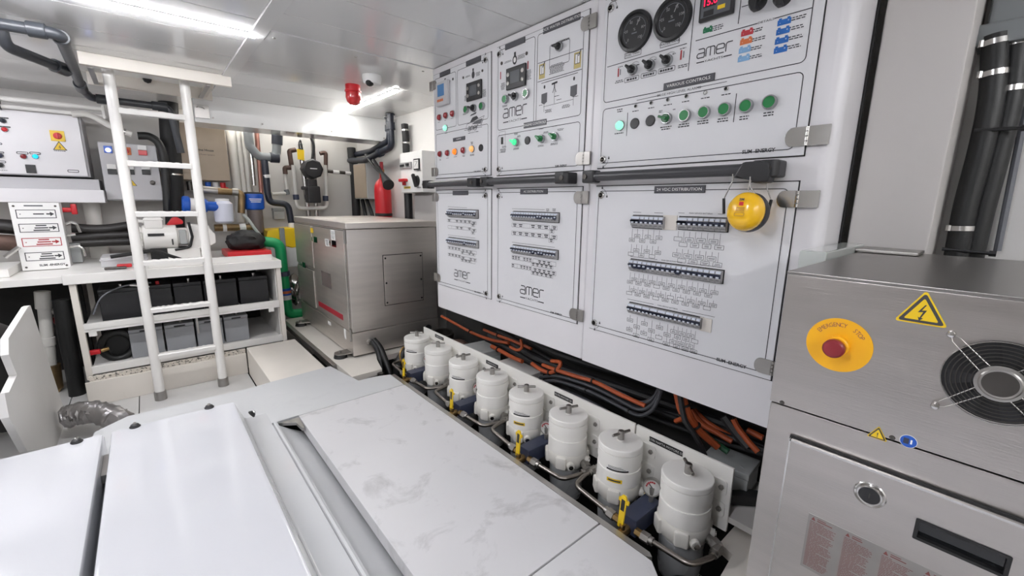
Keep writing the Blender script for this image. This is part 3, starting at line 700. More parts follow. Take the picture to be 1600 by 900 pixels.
strip(bm, (-1.4631,0.7641), (-1.331,0.7636), .019, 7, 14); strip(bm, (-1.323,0.7631), (-1.1864,0.7634), .019, 5, 15); strip(bm, (-1.3346,0.7465), (-1.2021,0.7497), .016, 5, 16); strip(bm, (-1.4646,0.7273), (-1.3299,0.7275), .019, 7, 17); strip(bm, (-1.3217,0.7249), (-1.1848,0.7273), .019, 5, 18); strip(bm, (-1.3334,0.7088), (-1.2023,0.7125), .016, 5, 19)
obj('printed_marks', bm, ['ink'], dD)
nameplate(dD, (-1.3281,1.0443), .165, .022, 'AC DISTRIBUTION')
breakers(dD, (-1.4545,0.9592), (-1.1773,0.9229), [1]*17, off=(10, 11, 16)); breakers(dD, (-1.454,0.8108), (-1.1763,0.7762), [1]*16, off=(8, 10, 11))
lock(dD, (-1.562,1.026), -1, 1); lock(dD, (-1.5525,0.556), 1, 1); hinge(dD, (-1.068, 1.020), left=1); hinge(dD, (-1.067, .568), left=1)
# ===== door E (upper right)
bm = BM()
outline(bm, -.988, 1.337, -.388, 1.648, .014, LT, PM); outline(bm, -.988, 1.137, -.388, 1.318, .014, LT, PM)
line(bm, (-0.6837,1.5628), (-0.6862,1.3787), LT, PM); line(bm, (-0.9791,1.4507), (-0.6975,1.4544), LT, PM); line(bm, (-0.6719,1.4547), (-0.509,1.4547), LT, PM); line(bm, (-0.4702,1.4551), (-0.3897,1.4553), LT, PM); line(bm, (-0.5568,1.5234), (-0.5576,1.4671), LT, PM); line(bm, (-0.5532,1.5058), (-0.5343,1.5056), LT, PM)
txt(bm, 'DETAILS', (-0.4891,1.4546), .0055, PM, .0008, 0, 1.4)
for c, w_ in (((-0.88,1.4685), .062), ((-0.7529,1.4698), .062)): outline(bm, c[0]-w_/2, c[1]-.008, c[0]+w_/2, c[1]+.008, .001, .0016, PM)
txt(bm, 'FUEL TANK', (-0.88,1.4685), .0065, PM, .0008, 0, 1.2); txt(bm, 'WATER TANK', (-0.7529,1.4698), .0065, PM, .0008, 0, 1.2)
for c, w_ in (((-0.8789,1.3942), .055), ((-0.8172,1.3954), .055), ((-0.7565,1.3967), .056)):
    outline(bm, c[0]-w_/2, c[1]-.0075, c[0]+w_/2, c[1]+.0075, .004, .0016, PM); micro(bm, (c[0], c[1]), w_*.8, 1, PM, t=.006)
for c, w_, r in (((-0.9261,1.3984), .04, 2), ((-0.7038,1.3987), .04, 2), ((-0.9255,1.4407), .018, 1), ((-0.7082,1.4443), .022, 1), ((-0.8582,1.4327), .012, 1), ((-0.7963,1.4348), .012, 1), ((-0.7354,1.4361), .012, 1), ((-0.6157,1.4782), .042, 3), ((-0.5078,1.4421), .03, 2), ((-0.5037,1.4201), .038, 2), ((-0.5051,1.3995), .036, 2), ((-0.5058,1.3792), .034, 2), ((-0.419,1.4448), .04, 2), ((-0.4191,1.4239), .04, 2), ((-0.4197,1.4022), .038, 2), ((-0.4206,1.3819), .038, 2)):
    micro(bm, c, w_, r, PM, t=.0024, gap=.005)
for c in ((-0.9317,1.4231), (-0.7124,1.4264)): fr(bm, c[0]-.003, c[1]-.012, c[0]+.002, c[1]+.014, PM, .0007, 1); fr(bm, c[0]+.006, c[1]-.008, c[0]+.009, c[1]+.01, PM, .0007, 5)
for c in ((-0.8753,1.4402), (-0.8133,1.4404), (-0.7532,1.4402)):
    for k in range(6): line(bm, (c[0]-.004+k*.004, c[1]+.003*math.sin(k*.6)), (c[0]+k*.004, c[1]+.003*math.sin((k+1)*.6)), .001, PM)
def batt(bm, c, mi, w_=.030, h_=.0165):
    u, v = c; fr(bm, u-w_/2, v-h_/2, u+w_/2, v+h_*.28, PM, .0007, mi); fr(bm, u-w_*.42, v+h_*.28, u-w_*.2, v+h_/2, PM, .0007, mi); fr(bm, u+w_*.2, v+h_*.28, u+w_*.42, v+h_/2, PM, .0007, mi)
    txt(bm, '+', (u+w_*.3, v), .006, PM, .001, 6); txt(bm, '-', (u-w_*.3, v-.002), .006, PM, .001, 6)
batt(bm, (-0.6393,1.4757), 2, .026, .0155); batt(bm, (-0.5321,1.441), 3); batt(bm, (-0.5324,1.4204), 4); batt(bm, (-0.5332,1.4001), 7); batt(bm, (-0.5334,1.3793), 7)
for c in ((-0.4465,1.4427), (-0.4468,1.4221), (-0.447,1.4009), (-0.4471,1.3799)): batt(bm, c, 8)
amer_logo(bm, (-0.6145,1.4175), .098, PM)
# lower field
line(bm, (-0.8542,1.3255), (-0.7726,1.3272), .0016, PM); line(bm, (-0.6553,1.3282), (-0.5712,1.3286), .0016, PM); txt(bm, 'BILGE HIGH LEVEL ALARMS', (-0.7119,1.3272), .0072, PM, .0008, 0, 1.18)
line(bm, (-0.8856,1.293), (-0.8849,1.2198), LT, PM); line(bm, (-0.5422,1.2935), (-0.5423,1.2204), LT, PM)
for c, s1, s2 in (((-0.9168,1.3074), 'MAIN', 'SYSTEM'), ((-0.915,1.2315), 'BATTERY', ''), ((-0.7436,1.2319), 'ENGINE ROOM', 'BILGE PUMP'), ((-0.6853,1.2328), 'FORE BILGE', 'BILGE PUMP'), ((-0.6276,1.2344), 'AFT BILGE', 'BILGE PUMP'), ((-0.572,1.2333), 'LAZARETTE', 'BILGE PUMP'), ((-0.5156,1.2316), 'FIRE', 'ALARM'), ((-0.4566,1.233), 'PUMP', 'ALARM')):
    micro(bm, c, .038 if len(s1) > 5 else .024, 2 if s2 else 1, PM, t=.0032, gap=.0065)
for c in ((-0.8564,1.2938), (-0.7996,1.2951), (-0.743,1.2954), (-0.6849,1.2959), (-0.6278,1.2962), (-0.5702,1.2958)): micro(bm, c, .028, 1, PM, t=.0026)
micro(bm, (-0.7653,1.2817), .014, 2, PM); micro(bm, (-0.7206,1.279), .012, 1, PM)
maker(bm, (-0.4705,1.1376), .098, PM)
obj('printed_marks', bm, ['ink', 'ink_red', 'green_icon', 'red_icon', 'orange_icon', 'ink_grey', 'paper', 'blue_pale', 'blue_icon'], dE)
nameplate(dE, (-0.6832,1.3479), .155, .021, 'VARIOUS CONTROLS')
def gauge(d, c, r, na, nums):
    u, v = c; M = PM @ Matrix.Translation((u, v, 0)); bm = BM()
    lathe(bm, [(r, 0), (r, .006), (r*.97, .011), (r*.84, .012), (r*.78, .006)], M, 48, 0); lathe(bm, [(r*.8, .005), (0, .005)], M, 40, 1)
    g = obj('round_dial', bm, ['black_plastic', 'charcoal'], d, label='large black round dial with a white needle')
    bm = BM()
    for k in range(25):
        a0 = math.radians(225-k*270/25+5); a1 = math.radians(225-(k+1)*270/25+5); line(bm, (r*.66*math.cos(a0), r*.66*math.sin(a0)), (r*.66*math.cos(a1), r*.66*math.sin(a1)), .0014, M, .0066, 1)
    for k, s in enumerate(nums):
        a = math.radians(225-k*270/(len(nums)-1)); txt(bm, s, (r*.5*math.cos(a), r*.5*math.sin(a)), .0085, M, .0068, 0)
        line(bm, (r*.58*math.cos(a), r*.58*math.sin(a)), (r*.66*math.cos(a), r*.66*math.sin(a)), .0016, M, .0068, 0)
    txt(bm, '%', (0, r*.08), .009, M, .0068, 0); fr(bm, -r*.16, -r*.12, r*.16, -r*.06, M, .0068, 1)
    a = math.radians(na); line(bm, (r*.28*math.cos(a), r*.28*math.sin(a)), (r*.62*math.cos(a), r*.62*math.sin(a)), .0026, M, .0072, 0)
    obj('dial_marks', bm, ['breaker_grey', 'cable_grey'], d)
gauge(dE, (-0.8757,1.5328), .0605, 62, ['0', '20', '40', '60', '80', '100']); gauge(dE, (-0.749,1.5321), .0605, 66, ['0', '25', '50', '75', '100', '150'])
for c in ((-0.875,1.4204), (-0.8129,1.4207), (-0.7538,1.4216)): button(dE, c, .0165, 'black_plastic', kind='selector', lit=45)
# digital meter with red figures
q = (-0.6636,1.4974); q2 = (-0.5704,1.4957); u0, u1, v0 = q[0], q2[0], q[1]-.002; v1 = v0+.098
bm = BM(); b2(bm, (u0, v0, 0), (u1, v1, .012), PM, 0, .003); b2(bm, (u0+.006, v0+.008, .011), (u1-.008, v1-.006, .0124), PM, 1, .0005); b2(bm, (u0+.014, v0+.010, .012), (u0+.042, v0+.024, .0128), PM, 0); b2(bm, (u0+.052, v0+.018, .012), (u0+.072, v0+.028, .0135), PM, 2, .001)
b2(bm, (u0+.012, v0+.032, .012), (u0+.048, v0+.056, .0127), PM, 0); b2(bm, (u0+.012, v0+.062, .012), (u0+.048, v0+.088, .0127), PM, 0)
obj('digital_meter', bm, ['black_plastic', 'lcd_grey', 'yellow'], dE)
bm = BM(); txt(bm, '15.0', (u0+.030, v0+.044), .018, PM, .0133, 0, 1.0, 0, .02); txt(bm, '15.0', (u0+.030, v0+.075), .018, PM, .0133, 0, 1.0, 0, .02); obj('digits', bm, 'digits_lit', dE, label='glowing red figures')
for c, r in (((-0.5122,1.5046), .021), ((-0.4552,1.4974), .021)):
    M = PM @ Matrix.Translation((c[0], c[1], 0)); bm = BM(); lathe(bm, [(r*1.0, 0), (r*1.0, .01), (r*.8, .022), (r*.7, .024), (0, .024)], M, 28); prism(bm, [(-.007, -r*1.2), (.007, -r*1.2), (.009, r), (-.009, r)], .008, .032, M, 0, .003); obj('rotary_switch', bm, 'black_plastic', dE)
button(dE, (-0.911,1.2552), .0165, 'lamp_white_lit', kind='lamp')
for c in ((-0.8557,1.2555), (-0.7986,1.2567)): button(dE, c, .0165, 'black_plastic', kind='plug')
button(dE, (-0.7408,1.2553), .0165, 'green_dark', kind='selector', lit=70)
for c in ((-0.6826,1.2559), (-0.6254,1.2567), (-0.5684,1.2569), (-0.5121,1.2566), (-0.4554,1.2571)): button(dE, c, .0178, 'green_button')
for k, c in enumerate(((-0.8559,1.3083), (-0.7997,1.3093), (-0.7433,1.3096), (-0.6843,1.3095), (-0.6283,1.3099), (-0.5709,1.3103))):
    M = PM @ Matrix.Translation((c[0], c[1], 0)); bm = BM(); lathe(bm, [(.0055, 0), (.0055, .003), (.0042, .004), (.004, .002)], M, 14, 0); lathe(bm, [(.004, .002), (.002, .0042), (0, .0045)], M, 12, 1); obj('led_lamp', bm, ['chrome', 'paper' if k == 4 else 'black_plastic'], dE)
lock(dE, (-0.976,1.6289), -1, 1); lock(dE, (-0.9761,1.15), 1, 1); hinge(dE, (-.366, 1.166), .062, .046, 1, 'chrome'); hinge(dE, (-.366, 1.612), .062, .046, 1, 'chrome')
# ===== door F (lower right)
bm = BM(); outline(bm, -.988, .546, -.386, 1.043, .014, LT, PM)
maker(bm, (-0.4744,0.5455), .102, PM)
def row_title(bm, a, b, s):
    u0, v0 = a; u1, v1 = b; v = (v0+v1)/2; m = (u0+u1)/2; w_ = len(s)*.0042 if s else .04
    line(bm, (u0, v), (m-w_/2-.004, v), .0012, PM); line(bm, (m+w_/2+.004, v), (u1, v), .0012, PM); txt(bm, s, (m, v), .0042, PM, .0008, 0, 1.1)
row_title(bm, (-0.8391,0.9719), (-0.7297,0.9717), ''); row_title(bm, (-0.6781,0.9731), (-0.5376,0.9742), 'MAIN SERVICE BATTERIES'); row_title(bm, (-0.8386,0.8218), (-0.5339,0.8238), 'MAIN SERVICE BATTERIES'); row_title(bm, (-0.8386,0.6723), (-0.5347,0.6749), 'MAIN SERVICE BATTERIES')
def tags(a, b, n, first, v0, r1, r2, tw, th, seed, fill=.9):
    us = [a[0]+(b[0]-a[0])*(k+.5)/n for k in range(n)]
    fan_lines(bm, us, v0, us, (r1, r2), tw, th, PM, seed, fill)
va = (-0.8444,0.9172)[1]
tags((-0.8473,0.9322), (-0.7266,0.9377), 6, 0, va, va-.038, va-.024, .022, .0125, 21); tags((-0.8473,0.9322), (-0.7266,0.9377), 6, 0, va-.052, va-.086, va-.072, .022, .0125, 22)
vb = (-0.675,0.9185)[1]
tags((-0.6812,0.9398), (-0.5346,0.9465), 8, 0, vb, vb-.024, vb-.040, .027, .0135, 23); tags((-0.6812,0.9398), (-0.5346,0.9465), 8, 0, vb-.054, vb-.074, vb-.090, .027, .0135, 24)
vc = (-0.8411,0.7682)[1]
tags((-0.842,0.7793), (-0.5351,0.818), 18, 0, vc, vc-.034, vc-.022, .0225, .0115, 25, .75); tags((-0.842,0.7793), (-0.5351,0.818), 18, 0, vc-.046, vc-.073, vc-.061, .0225, .0115, 26, .7)
vd = (-0.8371,0.6183)[1]; L_ = (-0.8368,0.6323); R_ = (-0.5801,0.6443); mu = L_[0]+(R_[0]-L_[0])*12/18
tags(L_, (mu, 0), 6, 0, vd, vd-.018, vd-.036, .024, .013, 27); tags((mu, 0), R_, 6, 0, vd, vd-.020, vd-.034, .022, .013, 28); tags(L_, (mu, 0), 6, 0, vd-.040, vd-.052, vd-.067, .024, .013, 29); tags((mu, 0), R_, 6, 0, vd-.040, vd-.054, vd-.067, .022, .013, 30)
obj('printed_marks', bm, ['ink'], dF)
nameplate(dF, (-0.6828,1.0441), .165, .022, '24 VDC DISTRIBUTION')
breakers(dF, (-0.8361,0.9605), (-0.7181,0.9225), [2, 1, 1, 1, 1, 1]); breakers(dF, (-0.6714,0.9618), (-0.5254,0.9251), [2, 1, 1, 1, 1, 1, 1, 1]); breakers(dF, (-0.8334,0.8137), (-0.5236,0.7773), [1]*18, off=(1, 2, 3, 10)); breakers(dF, (-0.8268,0.6631), (-0.5687,0.6287), [2]*6+[1]*6)
for a, b in (((-0.7269,0.9657), (-0.6794,0.9202)), ((-0.5773,0.6652), (-0.5407,0.6235))):
    bm = BM(); b2(bm, (a[0], b[1], 0), (b[0], a[1], .003), PM, 0, .0008); obj('blank_cover', bm, 'cream', dF)
lock(dF, (-0.975,1.028), -1, 1); lock(dF, (-0.9765,0.5563), 1, 1); hinge(dF, (-.368, 1.016), .062, .042, 1, 'chrome'); hinge(dF, (-.370, .566), .062, .042)
# ---- grab rails between the door rows
def rail(parent, u0, u1, v, left_end=True):
    bm = BM(); cyl(bm, PM @ Vector((u0+.02, v, .046)), PM @ Vector((u1-.02, v, .046)), .0155, seg=20); r = obj('grab_rail', bm, 'charcoal', parent)
    for u, s in ((u0, 1), (u1, -1)):
        bm = BM(); prism(bm, [(u-s*.004, -.0), (u-s*.004, .05), (u+s*.006, .064), (u+s*.055, .064), (u+s*.06, .03), (u+s*.03, 0)][::s], v-.021, v+.021, PM @ Matrix(((1, 0, 0, 0), (0, 0, 1, 0), (0, 1, 0, 0), (0, 0, 0, 1))), 0, .005)
        cyl(bm, PM @ Vector((u+s*.018, v, .060)), PM @ Vector((u+s*.018, v, .067)), .009, seg=14, mi=1)
        obj('rail_bracket', bm, ['black_plastic', 'steel_dark'], r)
rail(cabL, -2.165, -1.672, 1.089); rail(cabL, -1.628, -1.095, 1.090); rail(cabR, -1.020, -.402, 1.090)

# ================= FILTER ROW beside the floor plates
FX = 1.187
FY = [.537, .785, 1.032, 1.28, 1.525, 1.772, 2.030, 2.283][::-1]      # first = farthest
FR = .0775
# mounting plates
def mount(y0, y1, label, marks):
    t = thing('filter_backplate', label, 'plate', (1.285, (y0+y1)/2, -.02))
    bm = BM(); b2(bm, (1.279, y0, -.015), (1.289, y1, .207), I4, 0, .002); obj('plate', bm, 'filter_white', t)
    M = onX(1.279)
    for (u, v), w_, s in marks:
        bm = BM(); b2(bm, (u-w_/2, v-.0095, 0), (u+w_/2, v+.0095, .0015), M); txt(bm, s, (u, v), .0085, M, .0022, 1, 1.0 if len(s) > 14 else .9); obj('label_strip', bm, ['black_plastic', 'paper'], t, label='black strip label with white capitals')
mount(.790, 2.365, 'long white mounting plate behind six of the filters', [((-2.1691,0.1871), .098, 'GENERATORE SX'), ((-1.6446,0.1757), .10, 'GENERATORE DX'), ((-1.1441,0.1788), .105, 'FILTRI MOTORE SX')])
mount(.440, .784, 'short white mounting plate behind the two nearest filters', [((-0.6652,0.1779), .125, 'FILTRI NAFTA MOTORE DX')])
def make_filter(y):
    t = thing('fuel_filter', '', 'filter', (FX, y, -.25))
    C = Matrix.Translation((FX, y, 0)); r = FR
    bm = BM(); lathe(bm, [(r*.955, .1605), (r*.995, .162), (r, .1635), (r, .1755), (r*.988, .1795), (r*.96, .1815), (r*.16, .1815), (r*.14, .186), (0, .186)], C, 48); obj('lid', bm, 'filter_white', t, ang=28)
    bm = BM(); lathe(bm, [(r*.945, .097), (r*.95, .122), (r*.992, .1225), (r*.992, .1585), (r*.945, .1595), (r*.945, .161)], C, 48); obj('upper_housing', bm, 'filter_white', t, ang=28)
    bm = BM(); lathe(bm, [(r*.93, .033), (r*.96, .0375), (r*.99, .0395), (r*.99, .0935), (r*.98, .0965), (r*.94, .0975)], C, 48); obj('lower_housing', bm, 'filter_white', t, ang=28)
    bm = BM(); lathe(bm, [(r*.8, -.035), (r*1.0, -.012), (r*1.03, .012), (r*1.03, .030), (r*.985, .038)], C, 36)
    for a in (205, 320, 25, 140):
        R_ = C @ Matrix.Rotation(math.radians(a), 4, 'Z'); box(bm, (r*.92, 0, .008), (r*.42, .044, .052), R_, 0, .008)
    for a in (232, 292): 
        R_ = C @ Matrix.Rotation(math.radians(a), 4, 'Z'); p0 = R_ @ Vector((r*.9, 0, .004)); p1 = R_ @ Vector((r*1.2, 0, .004)); cyl(bm, p0, p1, .017, .014, 14)
    b = obj('base_casting', bm, 'filter_base', t)
    for a in (232, 292):
        bm = BM(); R_ = C @ Matrix.Rotation(math.radians(a), 4, 'Z'); cyl(bm, R_ @ Vector((r*1.19, 0, .004)), R_ @ Vector((r*1.26, 0, .004)), .0095, seg=6)
        obj('plug', bm, 'chrome', b)
    bm = BM(); lathe(bm, [(r*.30, -.20), (r*.55, -.192), (r*.80, -.17), (r*.86, -.12), (r*.88, -.03)], C, 32); lathe(bm, [(.022, -.225), (.026, -.205), (.02, -.198)], C, 12); obj('bowl', bm, 'bowl_grey', t)
    for z in (.128, .052):
        bm = BM(); M = onX(1.279); prism(bm, rrect(-y-.062, z-.022, -y+.086, z+.03, .012), 0, .006, M, 0, .0015); box(bm, (FX+.06, y, z), (.066, .05, .028), I4, 0, .004); e = obj('mounting_ear', bm, 'filter_white', t)
        for u in (-y+.070, -y-.048):
            bm = BM(); cyl(bm, M @ Vector((u, z+.006, .006)), M @ Vector((u, z+.006, .012)), .0085, seg=6); cyl(bm, M @ Vector((u, z+.006, .012)), M @ Vector((u, z+.006, .016)), .005, seg=10)
            obj('bolt', bm, 'steel_dull', e)
    return t
def handle(t, y, ang):
    C = Matrix.Translation((FX, y, 0)) @ Matrix.Rotation(math.radians(ang), 4, 'Z'); bm = BM()
    lathe(bm, [(.0115, .185), (.0112, .214), (.0095, .2165), (0, .2165)], C, 16)
    cyl(bm, C @ Vector((-.040, 0, .207)), C @ Vector((.040, 0, .207)), .0054, seg=10, bev=.001)
    obj('tee_handle', bm, 'steel_dull', t)
def wrap_label(bm, y, r, a0, a1, z0, z1, mi, n=10):
    for k in range(n):
        aa, bb = [math.radians(a0+(a1-a0)*j/n) for j in (k, k+1)]
        f = bm.faces.new([bm.verts.new((FX+r*math.cos(a), y+r*math.sin(a), z)) for a, z in ((aa, z0), (bb, z0), (bb, z1), (aa, z1))]); f.material_index = mi
FL = ['white fuel filter farthest along the row, next to the generator, with yellow lever below', 'second white fuel filter from the generator end of the row', 'third white fuel filter from the generator, tilted handle and yellow lever',
      'fourth white fuel filter from the generator end of the row', 'fifth white fuel filter from the generator, gold label above a yellow lever', 'third nearest white fuel filter, tilted tee handle, no stickers',
      'second nearest white fuel filter, black and yellow stickers on its side', 'nearest and largest white fuel filter, handle pointing at the viewer']
ANG = [-38, -40, -8, -28, -40, -20, -12, 45]
base = make_filter(FY[0])
filters = [base]
for k in range(1, 8): filters.append(dup(base, None, (FX, FY[k], -.25)))
for k, (t, y) in enumerate(zip(filters, FY)):
    t['label'] = FL[k]; t['group'] = 'white fuel filters in a row'; handle(t, y, ANG[k])
    if k % 2 == 0:
        bm = BM(); wrap_label(bm, y, FR*.948, 178, 242, .101, .120, 0); wrap_label(bm, y, FR*.952, 180, 240, .101, .107, 1)
        for q in range(3): wrap_label(bm, y, FR*.951, 184, 232-6*q, .1095+q*.0035, .111+q*.0035, 2)
        obj('sticker', bm, ['paper', 'black_plastic', 'ink_grey'], t)
    if k in (4, 6):
        bm = BM(); wrap_label(bm, y, FR*.988, 182, 226, .058, .076, 0); wrap_label(bm, y, FR*.992, 184, 224, .060, .074, 1); wrap_label(bm, y, FR*.996, 188, 220, .064, .070, 0); obj('caution_sticker', bm, ['ink', 'yellow'], t, label='yellow sticker in a black border')
# manifolds with yellow levers between each pair of filters
def manifold(ya, yb, label):
    """ya farther filter, yb nearer one"""
    ym = (ya+yb)/2-.012; t = thing('valve_manifold', label, 'valve', (1.09, ym, -.05), 'valve manifolds between the filters')
    bm = BM(); b2(bm, (1.055, ym-.028, -.035), (1.20, ym+.030, .026), I4, 0, .003); obj('block', bm, 'navy_block', t)
    bm = BM(); cyl(bm, (1.06, ym+.005, -.02), (1.015, ym+.005, -.02), .017, .014, 12); cyl(bm, (1.03, ym+.005, -.02), (1.03, ym+.005, .01), .009, seg=10); cyl(bm, (1.04, ym+.005, -.035), (1.04, ym+.005, -.08), .014, seg=10); obj('valve_body', bm, 'brass', t)
    L = Matrix.Translation((1.030, ym+.012, .0)) @ Matrix.Rotation(math.radians(4), 4, 'X')
    bm = BM(); M = L @ plane((0, 0, 0), (0, -1, 0), (0, 0, 1)); prism(bm, [(-.010, -.005), (.010, -.005), (.0105, .105), (.006, .112), (-.006, .112), (-.0105, .105)], -.003, .003, M, 0, .001); b2(bm, (-.0065, .058, .003), (.0065, .098, .0036), M, 1); b2(bm, (-.018, .086, -.005), (.018, .098, .002), M, 0, .001)
    obj('lever', bm, ['yellow', 'black_plastic'], t, label='yellow lever handle with a black printed patch')
    # gauge on top of the block
    G = Vector((1.175, ym-.004, .075)); n = Vector((-.85, -.45, .28)).normalized(); MG = Matrix.Translation(G) @ n.to_track_quat('Z', 'Y').to_matrix().to_4x4()
    bm = BM(); lathe(bm, [(.020, -.026), (.029, -.022), (.030, 0), (.028, .003), (.0255, .003), (.025, -.001)], MG, 28, 0); lathe(bm, [(.0255, -.0005), (0, -.0005)], MG, 24, 1); cyl(bm, G, (1.175, ym-.004, .02), .008, seg=10, mi=0)
    for k in range(6):
        a = math.radians(60+k*20); line(bm, (.018*math.cos(a), .018*math.sin(a)), (.018*math.cos(a+.3), .018*math.sin(a+.3)), .005, MG, .0003, 2)
    line(bm, (.006, -.006), (-.010, .012), .003, MG, .0006, 3); fr(bm, -.006, -.012, .006, -.005, MG, .0004, 3)
    obj('pressure_gauge', bm, ['steel_dull', 'paper', 'ink_red', 'ink'], t)
    for nm, pts in (('steel_pipe', [(FX-.005, ya+.102, .012), (FX-.055, ya+.105, .010), (1.062, ya+.095, .006), (1.052, ym+.055, -.004)]),
                    ('steel_pipe', [(1.052, ym-.055, -.004), (1.062, yb-.09, -.006), (FX-.055, yb-.118, -.002), (FX-.012, yb-.118, .002)])):
        bm = BM(); tube(bm, pts, .0085, 12, 0, .035); p = obj(nm, bm, 'pipe_steel', t)
        for q, q2 in ((Vector(pts[0]), Vector(pts[1])), (Vector(pts[-1]), Vector(pts[-2]))):
            bm = BM(); d = (q2-q).normalized(); cyl(bm, q-d*.004, q+d*.022, .0165, seg=6); cyl(bm, q+d*.021, q+d*.034, .0130, seg=14)
            if q.x > 1.1:
                sgn = 1 if q.y > (ya if q.y > ym else yb) else -1
                cyl(bm, q-d*.003, q+Vector((.014, -sgn*.022, 0)), .0185, seg=6); cyl(bm, q+Vector((.010, -sgn*.018, 0)), q+Vector((.016, -sgn*.040, 0)), .0145, seg=12)
            obj('fitting', bm, 'steel_dull', p)
    for yy in (ym+.03, ym-.03):
        bm = BM(); cyl(bm, (1.052, yy, -.004), (1.052, yy+(.024 if yy > ym else -.024), -.004), .0125, seg=6); obj('brass_fitting', bm, 'brass', t)
MLAB = ['navy valve manifold with yellow lever between the two farthest filters', 'navy valve manifold with yellow lever between the third and fourth filters from the generator', 'navy valve manifold with yellow lever below the gold labelled filter', 'nearest navy valve manifold, yellow lever and round pressure gauge']
for k in range(4): manifold(FY[2*k], FY[2*k+1], MLAB[k])
# shelf behind the plates, pit walls, drain cocks
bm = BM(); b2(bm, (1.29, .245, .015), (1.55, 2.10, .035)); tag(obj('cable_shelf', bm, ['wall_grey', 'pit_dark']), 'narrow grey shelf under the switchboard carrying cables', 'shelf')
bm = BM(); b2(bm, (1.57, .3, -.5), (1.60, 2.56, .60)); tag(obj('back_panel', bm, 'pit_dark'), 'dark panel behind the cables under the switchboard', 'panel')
bm = BM(); prism(bm, [(1.03, -.3), (1.50, -.3), (1.50, .44), (1.235, .44), (1.222, .392), (1.10, .380), (1.03, .40)], -.06, -.028, I4, 0, .002); tag(obj('side_floor_plate', bm, 'cream'), 'cream painted floor plate at the foot of the near stainless cabinet', 'plate')
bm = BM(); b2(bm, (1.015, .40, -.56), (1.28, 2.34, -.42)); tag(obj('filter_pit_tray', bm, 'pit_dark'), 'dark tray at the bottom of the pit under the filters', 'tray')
bm = BM(); prism(bm, [(1.33, .47), (1.345, .50), (1.44, .43), (1.46, .37), (1.43, .365)], .036, .075, I4, 0, .012); tag(obj('rubber_boot', bm, 'black_soft'), 'black pointed rubber boot lying between the junction box and the stainless cabinet', 'boot')
t = thing('drain_valve', 'small chrome drain valve with black hose below the nearest filter', 'valve', (1.09, .50, -.25))
bm = BM(); cyl(bm, (1.085, .545, -.16), (1.085, .545, -.25), .012, seg=12); cyl(bm, (1.06, .55, -.175), (1.11, .54, -.18), .009, seg=10); obj('body', bm, 'chrome', t)
bm = BM(); tube(bm, spline([(1.09, .53, -.20), (1.10, .49, -.14), (1.12, .46, -.17), (1.13, .45, -.40)]), .03, 12); obj('hose', bm, 'rubber_hose', t)
# things behind the plates, under the switchboard
def jbox(p, s, rz, label, col='jb_grey'):
    R_ = Matrix.Translation(p) @ Matrix.Rotation(rz, 4, 'Z'); t = thing('junction_box', label, 'box', p)
    bm = BM(); b2(bm, (-s[0]/2, -s[1]/2, 0), (s[0]/2, s[1]/2, s[2]*.72), R_, 0, .004); obj('housing', bm, col, t)
    bm = BM(); b2(bm, (-s[0]/2-.002, -s[1]/2-.002, s[2]*.73), (s[0]/2+.002, s[1]/2+.002, s[2]), R_, 0, .004)
    for a in (-1, 1): prism(bm, [(a*s[0]*.22-.008, s[1]*.3*a-.006), (a*s[0]*.22+.008, s[1]*.3*a-.006), (a*s[0]*.22, s[1]*.3*a+.008)], s[2], s[2]+.0015, R_, 0)
    obj('lid', bm, col, t); return t
jbox((1.455, .515, .05), (.12, .15, .085), .08, 'grey plastic junction box beside the near end of the filter plate')
jbox((1.42, 1.93, .036), (.15, .19, .125), -.1, 'grey junction box standing behind the far filters')
bm = BM(); box(bm, (1.405, 1.60, .090), (.15, .26, .105), I4, 0, .004); tag(obj('terminal_box', bm, 'wall_grey'), 'long pale grey box lying behind the fourth filter', 'box')
t = thing('pipe_flange', 'rusty round pipe flange on an elbow behind the farthest filter', 'pipe', (1.43, 2.36, .0))
M = Matrix.Translation((1.43, 2.38, .12)) @ Matrix.Rotation(.12, 4, 'X'); bm = BM(); lathe(bm, [(.055, -.04), (.072, -.03), (.075, .012), (.072, .02), (.056, .02), (.054, -.03)], M, 28); obj('flange', bm, 'steel_dark', t)
bm = BM(); tube(bm, [(1.43, 2.38, -.06), (1.43, 2.38, .09)], .055, 18); tube(bm, fillet([(1.44, 2.34, .05), (1.46, 2.19, .09), (1.50, 2.14, .0)], .05), .042, 14); obj('elbow', bm, 'rust', t)
bm = BM(); cyl(bm, (1.35, 2.46, .06), (1.35, 2.46, .13), .024, seg=12); cyl(bm, (1.31, 2.49, .05), (1.31, 2.49, .12), .020, seg=12); cyl(bm, (1.37, 2.50, .07), (1.37, 2.50, .125), .018, seg=12); b2(bm, (1.28, 2.42, .04), (1.42, 2.53, .07)); obj('cable_gland', bm, 'steel_dark', t)
bm = BM(); tube(bm, spline([(1.36, 1.42, .085), (1.40, 1.25, .095), (1.41, 1.05, .085), (1.40, .93, .06)]), .045, 18); tag(obj('big_hose', bm, 'cable_grey'), 'thick dark grey hose lying behind the middle filters', 'hose')
rd = random.Random(11)
def cable(pts, r, m, label, ties=(), group=None):
    t = thing('cable', label, 'cable', tuple(Vector(pts[0])), group)
    bm = BM(); P = spline(pts, 8); tube(bm, P, r, 8); obj('sheath', bm, m, t)
    for f in ties:
        i = int(f*(len(P)-2)); d = (P[i+1]-P[i]).normalized(); bm = BM(); cyl(bm, P[i]-d*.003, P[i]+d*.003, r*1.5, seg=10); obj('cable_tie', bm, 'black_soft', t)
